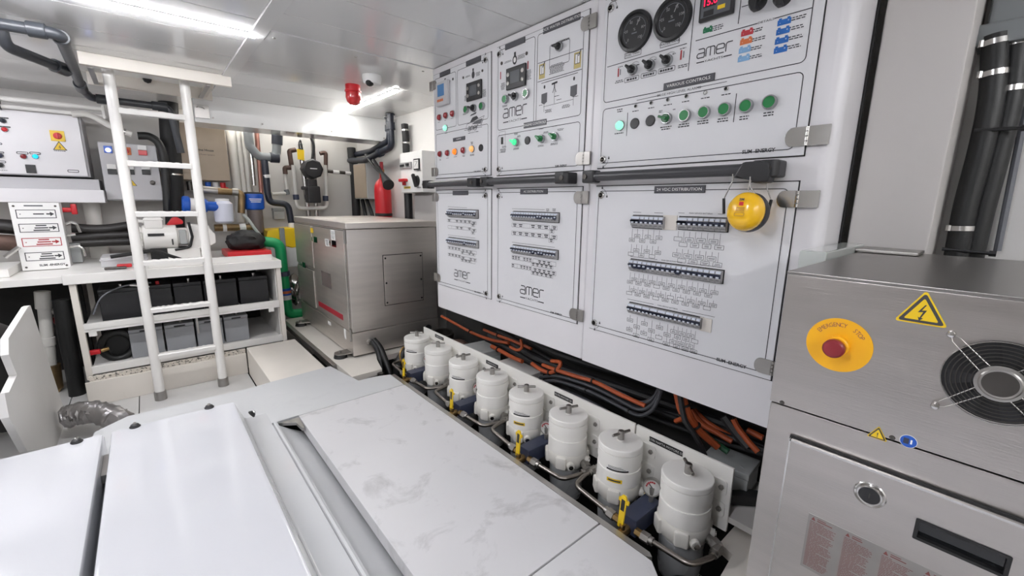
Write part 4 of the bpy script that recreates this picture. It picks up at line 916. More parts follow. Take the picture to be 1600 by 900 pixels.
cable([(1.45,2.4234,0.237), (1.45,2.2503,0.2227), (1.45,2.0643,0.2082), (1.44,1.8583,0.2186), (1.44,1.7034,0.2406)], .009, 'orange_cable', 'faint orange cable highest in the shadow under the switchboard', (.5,))
cable([(1.43,1.9189,0.2675), (1.43,1.8043,0.265), (1.43,1.665,0.2675), (1.44,1.5234,0.2575)], .008, 'orange_cable', 'second faint orange cable in the shadow under the left part of the switchboard', (.4,))
cable([(1.4,1.8066,0.2026), (1.4,1.7262,0.1988), (1.39,1.6167,0.1963), (1.38,1.5244,0.2018)], .011, 'orange_cable', 'orange cable ending behind the grey junction box in the middle', (.3,))
cable([(1.38,1.6217,0.254), (1.38,1.5653,0.2521), (1.38,1.5312,0.2754), (1.4,1.5593,0.3048)], .0075, 'orange_cable', 'small orange cable loop under the switchboard seam')
cable([(1.34,1.4108,0.2362), (1.33,1.3341,0.2305), (1.33,1.2756,0.2368), (1.33,1.2289,0.2703), (1.34,1.2279,0.2985), (1.36,1.2986,0.2784)], .009, 'orange_cable', 'orange cable bent into a hook behind the fifth filter', (.4,))
cable([(1.34,1.3365,0.2527), (1.33,1.2523,0.2598), (1.33,1.1231,0.2689), (1.33,1.0197,0.2781), (1.33,0.8994,0.2689), (1.34,0.7914,0.2596)], .0085, 'orange_cable', 'long orange cable running above the dark cable bundle', (.25, .6))
for k in range(5):
    o_ = Vector((.012*k-.01, .006*k, .009*((k*2) % 5)-.02)); q_ = [Vector(p)+o_ for p in ((1.34,1.347,0.1851), (1.33,1.2272,0.2342), (1.33,1.0348,0.253), (1.33,0.8856,0.2445), (1.335,0.8084,0.2388), (1.345,0.7635,0.2716), (1.36,0.7479,0.3185), (1.38,0.7419,0.3777))]
    cable([tuple(p) for p in q_], .0075, 'cable_front' if k < 4 else 'cable_grey', ['front dark cable of the bundle looping behind the sixth filter', 'second dark cable of the bundle looping behind the sixth filter', 'third dark cable of the bundle looping behind the sixth filter', 'fourth dark cable of the bundle looping behind the sixth filter', 'grey cable at the back of the bundle behind the sixth filter'][k], (.28, .5) if k == 0 else ())
cable([(1.33,0.6502,0.3706), (1.33,0.6402,0.339), (1.34,0.617,0.2834), (1.36,0.5886,0.2384), (1.38,0.5323,0.1972)], .0125, 'orange_cable', 'thick orange cable dropping behind the two nearest filters', (.35, .7))
cable([(1.32,0.6705,0.3709), (1.32,0.6606,0.3414), (1.32,0.651,0.3142), (1.33,0.6413,0.279), (1.34,0.6677,0.2498)], .0085, 'orange_cable', 'orange cable with a bent end left of the thick one', (.7,))
cable([(1.31,0.6492,0.3768), (1.31,0.6413,0.3424), (1.31,0.622,0.2845), (1.32,0.5891,0.2411), (1.33,0.5657,0.2009), (1.34,0.5564,0.1704)], .0095, 'cable_black', 'black cable dropping beside the thick orange cable')
cable([(1.4,0.5966,0.2153), (1.4,0.5568,0.1994), (1.4,0.5059,0.1854)], .011, 'green_cable', 'dark green cable running into the near junction box')
cable([(1.42,0.6546,0.2729), (1.42,0.613,0.2354), (1.42,0.5577,0.2255), (1.42,0.5051,0.216)], .0095, 'orange_cable', 'orange cable above the dark green one')
cable([(1.44,0.6522,0.2674), (1.44,0.607,0.241), (1.44,0.5559,0.2287), (1.44,0.5013,0.2197)], .0085, 'orange_cable', 'orange cable behind and above the green cable')
cable([(1.39,0.4991,0.3112), (1.39,0.4825,0.2887), (1.39,0.4495,0.2582), (1.39,0.4161,0.2337)], .0095, 'orange_cable', 'orange cable at the right under the switchboard corner')
cable([(1.4,0.5317,0.3057), (1.4,0.4947,0.2705), (1.4,0.4466,0.233)], .018, 'cable_black', 'thick black cable above the near junction box')
cable([(1.42,0.4633,0.2773), (1.42,0.4395,0.2743), (1.42,0.4163,0.2713)], .010, 'orange_cable', 'short orange cable at the far right edge of the cable space')
for k in range(6):
    y = 1.70-.08*k; J = lambda: rd.uniform(-.03, .03); cable([(1.47, y+.3, .20+.02*k+J()), (1.46+J(), y, .17+.025*k+J()), (1.45+J(), y-.5, .15+.03*k+J()), (1.46+J(), y-1.0, .18+.02*k+J()), (1.48, y-1.4, .2+.02*k+J())], .010+.006*(k % 2), 'cable_black', 'black cable in the shadow at the back of the shelf under the switchboard', (), 'black cables at the back of the shelf')

# ================= NEAR STAINLESS CABINET (right foreground)
BXX = .82; BMX = onX(BXX)
t = thing('stainless_cabinet', 'brushed stainless steel cabinet with an emergency stop button, near right corner', 'cabinet', (1.1, -.1, -.03))
Y0, Y1 = -.52, .238
bm = BM(); b2(bm, (BXX+.003, Y0, .6535), (1.40, Y1, .889), I4, 0, .003); obj('upper_body', bm, 'stainless', t)
bm = BM(); b2(bm, (BXX-.001, Y0, .886), (1.402, Y1+.001, .8915), I4, 0, .0012); obj('top_sheet', bm, 'stainless_top', t)
bm = BM(); b2(bm, (BXX+.004, Y0, -.03), (1.40, Y1, .651), I4, 0, .003); obj('lower_body', bm, 'stainless', t)
# front sheet of the top section
bm = BM(); b2(bm, (-Y1, .6545, -.004), (-Y0, .886, 0), BMX, 0, .0012); fp = obj('front_panel', bm, 'stainless', t)
def screw(p, r=.004, par=None, mt='steel_dark'):
    bm = BM(); M = BMX @ Matrix.Translation((p[0], p[1], 0)); lathe(bm, [(r, 0), (r*.8, r*.5), (0, r*.55)], M, 14); obj('screw', bm, mt, par or fp)
screw((-0.2185,0.6578)); screw((-0.0701,0.6579), .0038)
# emergency stop
ES = (-0.1535,0.7824)
M = BMX @ Matrix.Translation((ES[0], ES[1], 0))
bm = BM(); lathe(bm, [(.0435, 0), (.0435, .0012), (0, .0012)], M, 48); e = obj('emergency_plate', bm, 'yellow_estop', fp, label='round yellow plate reading EMERGENCY STOP') if False else obj('emergency_plate', bm, 'yellow_estop', t, label='round yellow plate reading EMERGENCY STOP')
bm = BM(); s_ = 'EMERGENCY  STOP'
for k, ch in enumerate(s_):
    if ch == ' ': continue
    a = math.radians(146-k*8.1); txt(bm, ch, (.033*math.cos(a), .033*math.sin(a)), .0072, M, .0014, 0, .82, a-math.pi/2)
o_ = obj('lettering', bm, 'ink_brown', e)
bm = BM(); lathe(bm, [(.0155, .001), (.0155, .010), (.0135, .012), (.0135, .02)], M, 32, 0); obj('collar', bm, 'yellow_estop', e)
bm = BM(); lathe(bm, [(.0125, .016), (.0145, .022), (.0145, .030), (.012, .033), (0, .034)], M, 32); obj('mushroom_button', bm, 'red_dark', e)
# warning signs
def tri(d, c, s, sym, border='ink'):
    M = BMX @ Matrix.Translation((c[0], c[1], 0)); bm = BM()
    def T(k, h, mi, rr=.08):
        pts = []
        for a in (90, 210, 330):
            for da in (-12, 0, 12): pts.append((k*s*math.cos(math.radians(a))*1.0+rr*s*math.cos(math.radians(a+da*5)), k*s*math.sin(math.radians(a))+rr*s*math.sin(math.radians(a+da*5))))
        prism(bm, pts, h-.0004, h, M, mi)
    T(.98, .0008, 1); T(.86, .0013, 0, .07); T(.66, .0018, 1, .04)
    if sym == 'bolt':
        P = [(.06, .42), (-.16, .02), (.04, .06), (-.06, -.24), (-.13, -.20), (-.06, -.40), (.08, -.26), (.0, -.24), (.16, .16), (-.03, .12), (.12, .42)]
        flat(bm, [(x*s, y*s) for x, y in P], .0022, M, 0)
    else:
        flat(bm, [(-.06*s, .3*s), (.06*s, .3*s), (.035*s, -.12*s), (-.035*s, -.12*s)], .0022, M, 0); flat(bm, [(-.05*s, -.18*s), (.05*s, -.18*s), (.05*s, -.28*s), (-.05*s, -.28*s)], .0022, M, 0)
    obj('warning_sign', bm, [border, 'yellow'], d, label='yellow triangular warning sign')
tri(t, (-0.0659,0.8536), .0285, 'bolt'); tri(t, (-0.0867,0.6557), .0125, 'mark')
c = (-0.0521,0.6605); M = BMX @ Matrix.Translation((c[0], c[1], 0)); bm = BM(); lathe(bm, [(.0100, 0), (.0100, .0006), (0, .0006)], M, 28, 1); lathe(bm, [(.0092, .0007), (.0092, .001), (0, .001)], M, 28, 0); b2(bm, (-.0055, -.004, .001), (.0005, .0045, .0014), M, 2); b2(bm, (.0022, -.003, .001), (.0042, .0035, .0014), M, 1); obj('mandatory_sign', bm, ['blue', 'paper', 'navy_block'], t, label='round blue sticker')
# fan behind a wire guard
FC = (0.0194,0.7787); M = BMX @ Matrix.Translation((FC[0], FC[1], 0)); R0 = .0545
bm = BM(); lathe(bm, [(R0, .0004), (R0, .0012), (R0*.98, .0014), (0, .0014)], M, 48); fan = obj('fan_opening', bm, 'black_soft', t)
bm = BM(); lathe(bm, [(.019, .0012), (.019, .004), (.0165, .0055), (.0155, .0045), (0, .005)], M, 32); obj('fan_hub', bm, 'steel_dark', fan)
for k in range(7):
    a = k*2*math.pi/7+.3; bm = BM(); vs = []
    for j in range(6):
        r_ = .019+(R0*.95-.019)*j/5; da = .10*j/5
        vs.append((bm.verts.new(M @ Vector((r_*math.cos(a+da), r_*math.sin(a+da), .0016))), bm.verts.new(M @ Vector((r_*math.cos(a+da+.42), r_*math.sin(a+da+.42), .0042)))))
    for p, q in zip(vs, vs[1:]): bm.faces.new([p[0], q[0], q[1], p[1]])
    obj('fan_blade', bm, 'black_plastic', fan)
def wire_ring(r, z, w_=.0006, seg=48):
    bm = BM(); pts = [M @ Vector((r*math.cos(2*math.pi*k/seg), r*math.sin(2*math.pi*k/seg), z)) for k in range(seg+1)]
    tube(bm, pts, w_, 6, cap=False); return bm
g = obj('fan_guard', wire_ring(R0*1.0, .008, .0009), 'chrome', t)
for k in range(1, 7): obj('guard_wire', wire_ring(R0*(1-k*.088), .009, .0006), 'steel_dark', g)
bm = BM(); lathe(bm, [(.024, .0085), (.0235, .0105), (.021, .011), (.020, .0108), (.0185, .0122), (.0165, .0115)], M, 40); lathe(bm, [(.0165, .0116), (0, .0117)], M, 40, 1); obj('guard_hub', bm, ['steel_dull', 'steel_dark'], g)
for a in (135, 225, 45, 315):
    aa = math.radians(a); d = Vector((math.cos(aa), math.sin(aa), 0)); n = Vector((-d.y, d.x, 0)); e_ = d*.0745
    bm = BM(); tube(bm, [M @ (d*.018+n*.006+Vector((0, 0, .009))), M @ (d*.066+n*.0045+Vector((0, 0, .008))), M @ (e_+Vector((0, 0, .006))), M @ (d*.066-n*.0045+Vector((0, 0, .008))), M @ (d*.018-n*.006+Vector((0, 0, .009)))], .0007, 6, 0, .003); obj('guard_wire', bm, 'steel_dull', g)
    bm = BM(); Ms = M @ Matrix.Translation(e_); lathe(bm, [(.0048, 0), (.0048, .006), (.0036, .009), (.0015, .0095), (0, .009)], Ms, 14); obj('guard_screw', bm, 'chrome', g)
# lower door with key lock, handle recess and printed warnings
dl = (-0.1953,0.6001); bm = BM(); b2(bm, (dl[0]-.004, .0, -.003), (-Y0, dl[1]+.004, .0005), BMX, 0); obj('door_gasket', bm, 'black_soft', t)
bm = BM()
u0, v1 = dl[0], dl[1]
u1, v0 = -Y0, -.02
hr0 = (-0.0239,0.5524); hr1 = (0.0634,0.5557); ru0, ru1 = hr0[0]-.001, hr1[0]+.002; rv1, rv0 = hr0[1]-.0005, hr0[1]-.0315
for a in ((u0, v0, ru0, v1), (ru1, v0, u1, v1), (ru0, rv1, ru1, v1), (ru0, v0, ru1, rv0)): b2(bm, (a[0], a[1], 0), (a[2], a[3], .010), BMX)
bmesh.ops.remove_doubles(bm, verts=bm.verts, dist=1e-5)
dr = obj('door', bm, 'stainless', t, smooth=False)
bm = BM(); b2(bm, (u0-.0005, v1-.002, .0), (u1, v1+.0015, .011), BMX); b2(bm, (u0-.0015, v0, .0), (u0+.001, v1+.0015, .011), BMX); obj('door_rim', bm, 'chrome', dr)
bm = BM(); b2(bm, (ru0, rv0, .0004), (ru1, rv1, .0012), BMX, 0); outline(bm, ru0-.0015, rv0-.0015, ru1+.0015, rv1+.0015, .002, .0042, BMX, .0108, 1); b2(bm, (ru0, rv1-.004, 0), (ru1, rv1, .0104), BMX, 1); b2(bm, (ru0, rv0, 0), (ru1, rv0+.002, .0104), BMX, 1); b2(bm, (ru0, rv0, 0), (ru0+.003, rv1, .0104), BMX, 1); b2(bm, (ru1-.003, rv0, 0), (ru1, rv1, .0104), BMX, 1)
obj('handle_recess', bm, ['glass_dark', 'black_soft'], dr, label='black rectangular finger recess')
lk = (-0.0811,0.5586); M = BMX @ Matrix.Translation((lk[0], lk[1], .010)); bm = BM()
lathe(bm, [(.0205, 0), (.019, .0015), (.0165, .0005), (.0155, .003), (.0135, .0035), (.013, .0025)], M, 36, 0); lathe(bm, [(.0135, .0012), (.013, .0026), (0, .003)], M, 28, 1); b2(bm, (-.0006, -.004, .003), (.0006, .004, .0034), M, 2)
obj('key_lock', bm, ['chrome', 'black_plastic', 'steel_dark'], dr, label='round black key lock with a chrome ring')
la = (-0.1522,0.482); M = BMX; bm = BM(); b2(bm, (la[0], la[1]-.105, .0100), (la[0]+.21, la[1], .0104), M, 0)
rd = random.Random(5)
for k in range(4):
    ux = la[0]+.0045+k*.0475; vy = la[1]-.006
    flat(bm, [(ux, vy-.0035), (ux+.006, vy-.0035), (ux+.003, vy+.003)], .0107, M, 1); fr(bm, ux+.0085, vy-.0028, ux+.0085+.026*rd.uniform(.5, 1), vy-.0012, M, .0107, 1); fr(bm, ux+.0085, vy+.0006, ux+.0085+.012, vy+.0018, M, .0107, 1)
    for j in range(34):
        yy = vy-.0068-j*.0026; ww = .037*(rd.uniform(.8, 1) if j % 7 else rd.uniform(.3, .6)); x = ux-.001
        while x < ux-.001+ww:
            l_ = rd.uniform(.003, .008); fr(bm, x, yy-.0004, min(x+l_, ux-.001+ww), yy+.0005, M, .0107, 1); x += l_+.0008
obj('warning_label', bm, ['steel_dull', 'ink_brown'], dr, label='translucent label with four columns of small red print')
# frosted bracket on the top behind
t = thing('hinged_bracket', 'small pale plastic bracket behind the stainless cabinet top', 'bracket', (1.30, .265, .86))
bm = BM(); b2(bm, (1.06, .243, .83), (1.40, .292, .9065), I4, 0, .004); obj('bracket', bm, 'clear_plastic', t)
bm = BM(); b2(bm, (1.30, .13, .8925), (1.40, .243, .900), I4, 0, .002); obj('flap', bm, 'steel_dull', t)
bm = BM(); cyl(bm, (1.058, .26, .868), (1.05, .26, .868), .007, seg=12); obj('screw', bm, 'steel_dark', t)

# ================= dark hoses on the wall at the far right
t = thing('pipe_bundle_bracket', 'grey plastic hull fitting at the top right, above the black hoses', 'fitting', (1.58, .05, 1.40))
p = (1.55,0.0942,1.3843); q = (1.55,0.0654,1.4421)
bm = BM(); box(bm, (1.575, p[1]-.006, p[2]+.01), (.08, .10, .05), I4, 0, .008); box(bm, (1.58, p[1]-.012, p[2]+.10), (.07, .07, .16), I4, 0, .01); obj('fitting_body', bm, 'pvc_grey', t)
def hose(name, pts, r, m, label, clamps=(), n=8):
    t = thing(name, label, 'hose', tuple(Vector(pts[0]))); bm = BM(); P = spline(pts, n); tube(bm, P, r, 18); obj('hose', bm, m, t)
    for f in clamps:
        i = min(len(P)-2, int(f*(len(P)-2))); d = (P[i+1]-P[i]).normalized(); bm = BM(); cyl(bm, P[i]-d*.006, P[i]+d*.006, r*1.06, seg=20)
        nn = d.cross(Vector((0, 0, 1))); nn = nn.normalized() if nn.length > .1 else Vector((0, 1, 0)); c = P[i]+Vector((-.5, .85, 0)).normalized()*r*1.08; cyl(bm, c-Vector((0, 0, .007)), c+Vector((0, 0, .007)), .006, seg=8); obj('hose_clamp', bm, 'chrome', t)
    return t
hose('black_hose', [(1.55,0.0995,1.3924), (1.55,0.0842,1.2583), (1.55,0.0825,1.143), (1.55,0.087,1.0072), (1.55,0.0849,0.8931), (1.55,0.0836,0.7641)], .0235, 'rubber_hose', 'ribbed black hose left of the pair at the far right wall', (.04, .14, .72))
hose('black_hose', [(1.57,0.066,1.3885), (1.57,0.0544,1.2565), (1.57,0.0541,1.1424), (1.57,0.0577,1.0077), (1.57,0.0584,0.8944), (1.57,0.0586,0.7659)], .0215, 'rubber_hose', 'smooth black hose right of the pair, cut by the picture edge', (.05, .2))
bm = BM(); p0, p1 = Vector((1.6,0.0283,1.2569)), Vector((1.6,0.0197,0.8961)); tube(bm, [p0, p1], .007, 8); tag(obj('conduit', bm, 'cable_grey'), 'thin grey conduit on the wall right of the black hoses', 'pipe')
for (a, b) in (((1.53,0.1001,1.1807), (1.53,0.0263,1.178)), ((1.53,0.1115,0.8968), (1.53,0.031,0.8933))):
    bm = BM(); tube(bm, [Vector(a), Vector(b)], .0042, 8); cyl(bm, Vector(b), Vector(b)+Vector((0, -.012, 0)), .007, seg=8); tag(obj('hose_strap', bm, 'black_plastic'), 'black strap across both hoses, %s one' % ('upper' if a[2] > 1.1 else 'lower, just above the stainless top'), 'strap')

# ================= EAR MUFFS hanging on the rail holder
hu = -.475; hv = 1.092
t = thing('rail_holder', 'black moulded holder clipped over the right end of the grab rail', 'holder', tuple(PM @ Vector((hu, hv, .05))))
hp = [(-0.4995,1.0673), (-0.4787,1.1079), (-0.4365,1.1084), (-0.4139,1.101), (-0.4108,1.0751), (-0.4127,1.0553), (-0.4511,1.0547), (-0.4543,1.069)]
bm = BM(); prism(bm, [tuple(p) for p in hp], .028, .072, PM, 0, .006); obj('holder', bm, 'black_plastic', t)
E_ = Vector((1.15,0.4435,0.9832))
t = thing('ear_muffs', 'bright yellow ear muffs hanging from the black rail holder', 'ear muffs', tuple(E_))
def cup(c, nrm, name, lab):
    n = Vector(nrm).normalized(); z = Vector((0, 0, 1)); u = z.cross(n).normalized(); v = n.cross(u)
    M = Matrix(((u.x, v.x, n.x, c.x), (u.y, v.y, n.y, c.y), (u.z, v.z, n.z, c.z), (0, 0, 0, 1)))
    bm = BM(); lathe(bm, [(.90, -.012), (1.0, -.004), (1.0, .004), (.97, .014), (.86, .024), (.66, .031), (.35, .035), (0, .036)], M @ Matrix.Diagonal((.043, .048, 1, 1)), 40)
    o = obj(name, bm, 'yellow_muff', t, label=lab)
    bm = BM(); lathe(bm, [(.72, -.036), (1.0, -.034), (1.06, -.022), (1.02, -.006), (.85, -.004)], M @ Matrix.Diagonal((.042, .047, 1, 1)), 36); obj('ear_cushion', bm, 'black_plastic', t)
    return o, M
c1, M1 = cup(E_, (-.97, .05, .10), 'front_cup', None)
bm = BM(); b2(bm, (-.004, .012, .0352), (.006, .021, .0360), M1, 1); txt(bm, '3M', (.001, .0265), .006, M1, .0364, 0, 1.2, 0, .04)
for k in range(3): fr(bm, -.010, .006-k*.004, .011, .0072-k*.004, M1, .0366, 2)
outline(bm, -.012, -.014, .012, -.005, .003, .0008, M1, .0366, 2); obj('printed_marks', bm, ['ink', 'red', 'ink_brown'], c1)
c2, M2 = cup(E_+Vector((.058, .014, -.002)), (.95, .1, .03), 'back_cup', None)
def wire(pts, r=.0016): 
    bm = BM(); tube(bm, [Vector(p) for p in pts], r, 8, 0, .006); obj('wire_arm', bm, 'chrome', t)
def slider(a, b, r=.0036):
    bm = BM(); cyl(bm, a, b, r, seg=10); obj('arm_slider', bm, 'black_plastic', t)
wire([(1.17,0.4949,1.078), (1.17,0.4932,1.0618), (1.17,0.5108,1.0148)]); slider((1.17,0.511,1.0164), (1.17,0.5066,0.9766))
wire([(1.16,0.4482,1.0694), (1.16,0.4454,1.0445), (1.16,0.4246,1.0195)]); slider((1.15,0.4183,1.0086), (1.15,0.415,0.9684))
wire([(1.21,0.4691,1.0725), (1.21,0.4665,1.0497), (1.21,0.4682,1.0367)])
wire([(1.21,0.4264,1.0584), (1.21,0.4247,1.0442), (1.21,0.4107,1.014)]); slider((1.21,0.4107,1.014), (1.21,0.4141,0.9805))

# ================= GENERATOR in a stainless sound shield
GX = .917; GYN = 2.63; GYF = 3.80; GW = 1.545
t = thing('generator', 'stainless steel generator enclosure on the cream pad behind the filters', 'generator', (1.26, 3.2, 0))
LM = onX(GX); FM = onY(GYN)
bm = BM(); b2(bm, (GX, GYN, .012), (GW, GYF, .165), I4, 0, .003); obj('base', bm, 'stainless_gen', t)
bm = BM(); b2(bm, (GX+.003, GYN+.003, .168), (GW-.003, GYF-.003, .822), I4, 0, .003); obj('body', bm, 'stainless_gen', t)
bm = BM(); b2(bm, (GX-.002, GYN-.002, .824), (GW+.002, GYF+.002, .865), I4, 0, .008); obj('top', bm, 'stainless_gen', t)
# hinged panels on the long left side
def side(y0, y1, v0, v1, name='side_panel'):
    bm = BM(); b2(bm, (-y0-.004, v0-.004, -.004), (-y1+.004, v1+.004, -.0015), LM); obj('panel_gasket', bm, 'steel_dark', t)
    bm = BM(); b2(bm, (-y0, v0, -.003), (-y1, v1, .006), LM, 0, .002); return obj(name, bm, 'stainless_gen', t)
pn = side(3.31, 2.665, .19, .812); pf = side(3.79, 3.33, .50, .812); pl_ = side(3.79, 3.36, .19, .475)
def latch(c, p):
    M = LM @ Matrix.Translation((c[0], c[1], .006)); bm = BM(); b2(bm, (-.04, -.02, 0), (.04, .02, .002), M, 1); lathe(bm, [(.018, 0), (.018, .003), (.014, .004), (0, .004)], M @ Matrix.Translation((-.07, 0, 0)), 16, 0); obj('latch', bm, ['chrome', 'glass_dark'], p)
latch((-3.2341,0.7191), pn); latch((-2.839,0.7213), pn); latch((-3.5915,0.4937), pl_)
def sticker(c, w_, h_, m, p, z=.0065):
    bm = BM(); fr(bm, c[0]-w_/2, c[1]-h_/2, c[0]+w_/2, c[1]+h_/2, LM, z); 
    if m == 'paper': micro(bm, (c[0], c[1]+h_*.3), w_*.7, 5, LM, z+.0005, 1, .004, h_*.15)
    obj('sticker', bm, [m, 'ink_grey'], p)
sticker((-2.8454,0.7786), .085, .066, 'paper', pn, .0075); sticker((-2.9732,0.719), .085, .05, 'paper', pn, .0075); sticker((-3.3017,0.7812), .07, .035, 'yellow', pn, .0075); sticker((-3.0539,0.4544), .20, .105, 'smoke', pn, .0075)
bm = BM(); a = (-3.2774,0.252); b = (-2.7627,0.2541); b2(bm, (a[0], .225, .006), (b[0], .262, .0072), LM); obj('red_strip', bm, 'red_box', pn, label='red reflective strip')
c = (-3.0759,0.1336); bm = BM(); b2(bm, (c[0]-.03, c[1]-.012, 0), (c[0]+.03, c[1]+.012, .0012), LM); obj('sticker', bm, 'paper', t)
c = (-2.7665,0.1339); bm = BM(); b2(bm, (c[0]-.012, c[1]-.035, 0), (c[0]+.02, c[1]+.035, .0012), LM); obj('sticker', bm, 'paper', t)
for v in (.78, .15):
    bm = BM(); b2(bm, (-2.66, v-.04, .0), (-2.635, v+.04, .006), LM, 0, .001); cyl(bm, LM @ Vector((-2.645, v-.04, .006)), LM @ Vector((-2.645, v+.04, .006)), .005, seg=10); obj('hinge', bm, 'steel_dull', t)
bm = BM(); b2(bm, (-2.66, .19, 0), (-2.652, .81, .004), LM, 0, .001); obj('edge_strip', bm, 'chrome', t)
# plate on the end facing us
a = (1.1467,0.6511); b = (1.4261,0.3227)
bm = BM(); b2(bm, (a[0]-.004, b[1]-.009, -.003), (b[0]+.004, a[1]+.002, .001), FM); obj('plate_gasket', bm, 'steel_dark', t)  # dark backing sheet draws the edge shading round the access plate
bm = BM(); b2(bm, (a[0], b[1]-.005, 0), (b[0], a[1]-.002, .005), FM, 0, .002); ap = obj('access_plate', bm, 'stainless_gen', t)
for x in (a[0]+.012, b[0]-.012):
    for z in (a[1]-.02, (a[1]+b[1])/2-.02, b[1]+.012):
        bm = BM(); M = FM @ Matrix.Translation((x, z, .005)); lathe(bm, [(.0065, 0), (.0055, .003), (0, .0035)], M, 12); obj('screw', bm, 'black_plastic', ap)
bm = BM(); M = FM @ Matrix.Translation(tuple((1.0282,0.089))+(0,)); lathe(bm, [(.022, 0), (.022, .006), (.016, .008), (.016, .02)], M, 18); g = obj('cable_gland', bm, 'steel_dull', t)
bm = BM(); c = (1.4331,-0.0979); M = FM @ Matrix.Translation((1.46, .10, 0)); lathe(bm, [(.028, 0), (.026, .002), (0, .002)], M, 20); obj('hole', bm, 'black_soft', t)
for y in (2.70, 3.62):
    bm = BM(); prism(bm, [(GX+.03, y-.055), (GX+.03, y+.055), (GX-.085, y+.035), (GX-.10, y), (GX-.085, y-.035)], .026, .032, I4, 0, .001); cyl(bm, (GX-.06, y, .001), (GX-.06, y, .026), .042, .036, 22, 1); cyl(bm, (GX-.06, y, .03), (GX-.06, y, .046), .009, seg=6); obj('foot', bm, ['steel_dull', 'black_soft'], t)
# cables leaving the end
o = Vector((1.0336,2.61,0.102))
hose('generator_cable', [tuple(o), (1.0487,2.57,0.0526), (1.0497,2.53,-0.0105), (1.0418,2.5,-0.078), (1.0248,2.49,-0.1579)], .018, 'rubber_hose', 'black cable from the generator end, left of the two')
hose('generator_cable', [tuple(o+Vector((.012, 0, .004))), (1.0664,2.56,0.0602), (1.0713,2.5,-0.0067), (1.0709,2.44,-0.0792), (1.0748,2.42,-0.1694)], .018, 'rubber_hose', 'black cable from the generator end, right of the two')
bm = BM(); tube(bm, spline([tuple(o+Vector((.02, -.02, -.07))), tuple(o+Vector((.022, -.035, -.115))), tuple(o+Vector((.022, -.035, -.14))), tuple(o+Vector((.025, -.02, -.10)))]), .008, 10); tag(obj('plastic_tag', bm, 'clear_plastic'), 'clear plastic tie end hanging at the generator cable gland', 'tag')
hose('bent_hose', [(1.1081,2.42,-0.2099), (1.1195,2.42,-0.0505), (1.1724,2.43,0.0338), (1.2518,2.46,0.0339), (1.3239,2.52,-0.0452)], .03, 'rubber_hose', 'thick black hose bent like a hoop beside the farthest filter', (.3,))
hose('thin_yellow_hose', [(1.13, 2.33, -.05), (1.10, 2.345, .05), (1.13, 2.36, .10), (1.18, 2.36, .09)], .006, 'brass', 'thin yellowish tube curling beside the farthest filter')
t = thing('bilge_manifold', 'dark metal valve group in the gap beside the notched floor plate', 'valve', (.93, 2.31, -.10))
bm = BM(); cyl(bm, (.86, 2.31, -.07), (1.0, 2.31, -.06), .028, seg=14); cyl(bm, (.90, 2.30, -.07), (.90, 2.30, -.02), .022, seg=10); cyl(bm, (.96, 2.32, -.07), (.96, 2.32, -.01), .018, seg=10); obj('body', bm, 'steel_dark', t)
bm = BM(); b2(bm, (.83, 2.28, -.42), (1.0, 2.34, -.06)); obj('support', bm, 'steel_dull', t)

# ================= LADDER and HATCH
LY = 3.20
t = thing('ladder', 'white painted steel ladder standing under the ceiling hatch', 'ladder', (.10, LY, -.2))
LXs = (-.056, .262)
for x in LXs:
    bm = BM(); cyl(bm, (x, LY, -.165), (x, LY, 1.70), .0245, seg=20); obj('rail', bm, 'paint_white', t)
    bm = BM(); lathe(bm, [(.030, -.2), (.030, -.150), (.028, -.146), (.0248, -.146)], Matrix.Translation((x, LY, 0)), 20); obj('foot_sleeve', bm, 'steel_dull', t)
rd = random.Random(2)
for z in (1.452, 1.182, .908, .632, .354, .070):
    bm = BM(); n = 24; rows = []
    for k in range(n+1):
        x = LXs[0]+.018+(LXs[1]-LXs[0]-.036)*k/n; j = rd.uniform(-.0022, .0022)
        rows.append([bm.verts.new((x, LY+a, z+b+(j if b > 0 else 0))) for a, b in ((-.022, -.014), (-.025, .008), (-.020, .015), (.020, .015), (.025, .008), (.022, -.014))])
    for p, q in zip(rows, rows[1:]):
        for k in range(6): bm.faces.new([p[k], p[(k+1) % 6], q[(k+1) % 6], q[k]])
    bm.faces.new(rows[0][::-1]); bm.faces.new(rows[-1]); obj('rung', bm, 'paint_white', t)
t = thing('ceiling_hatch', 'cream framed hatch opening in the ceiling above the ladder', 'hatch', (.13, 3.3, 1.69))
HX0, HX1, HY0, HY1 = -.185, .428, 3.062, 3.52
bm = BM(); b2(bm, (HX0+.03, HY0, 1.632), (HX1+.045, HY0+.03, CZ), I4, 0, .002); obj('front_board', bm, 'cream', t)
bm = BM(); b2(bm, (HX0+.03, HY1, 1.625), (HX1, HY1+.02, 1.86), I4, 0, .002); bk = obj('back_board', bm, 'cream', t)
bm = BM(); b2(bm, (HX0+.03, HY0+.03, 1.70), (HX0+.05, HY1, 1.86)); obj('side_board', bm, 'cream', t)
bm = BM(); b2(bm, (HX1-.05, HY0+.03, 1.64), (HX1-.03, HY1, 1.86)); obj('side_board', bm, 'cream', t)
bm = BM(); b2(bm, (HX0+.03, HY0, 1.86), (HX1, HY1+.02, 1.88)); obj('hatch_lid', bm, 'cream', t)
for x in (HX0+.055, HX1-.075):
    bm = BM(); b2(bm, (x, HY0+.05, 1.628), (x+.022, HY1+.01, 1.640), I4, 0, .002); obj('edge_angle', bm, 'alu', t)
c = (0.1089,3.51,1.6918); bm = BM(); M = plane(c, (1, 0, 0), (0, 0, 1)); lathe(bm, [(.018, 0), (.022, .004), (.022, .016), (.017, .022), (0, .022)], M, 8); obj('hatch_knob', bm, 'black_plastic', bk)
bm = BM(); b2(bm, (-.19, HY1+.02, CZ), (.43, 4.05, CZ+.014)); struct('panel', bm, 'ceiling_white', ceil)
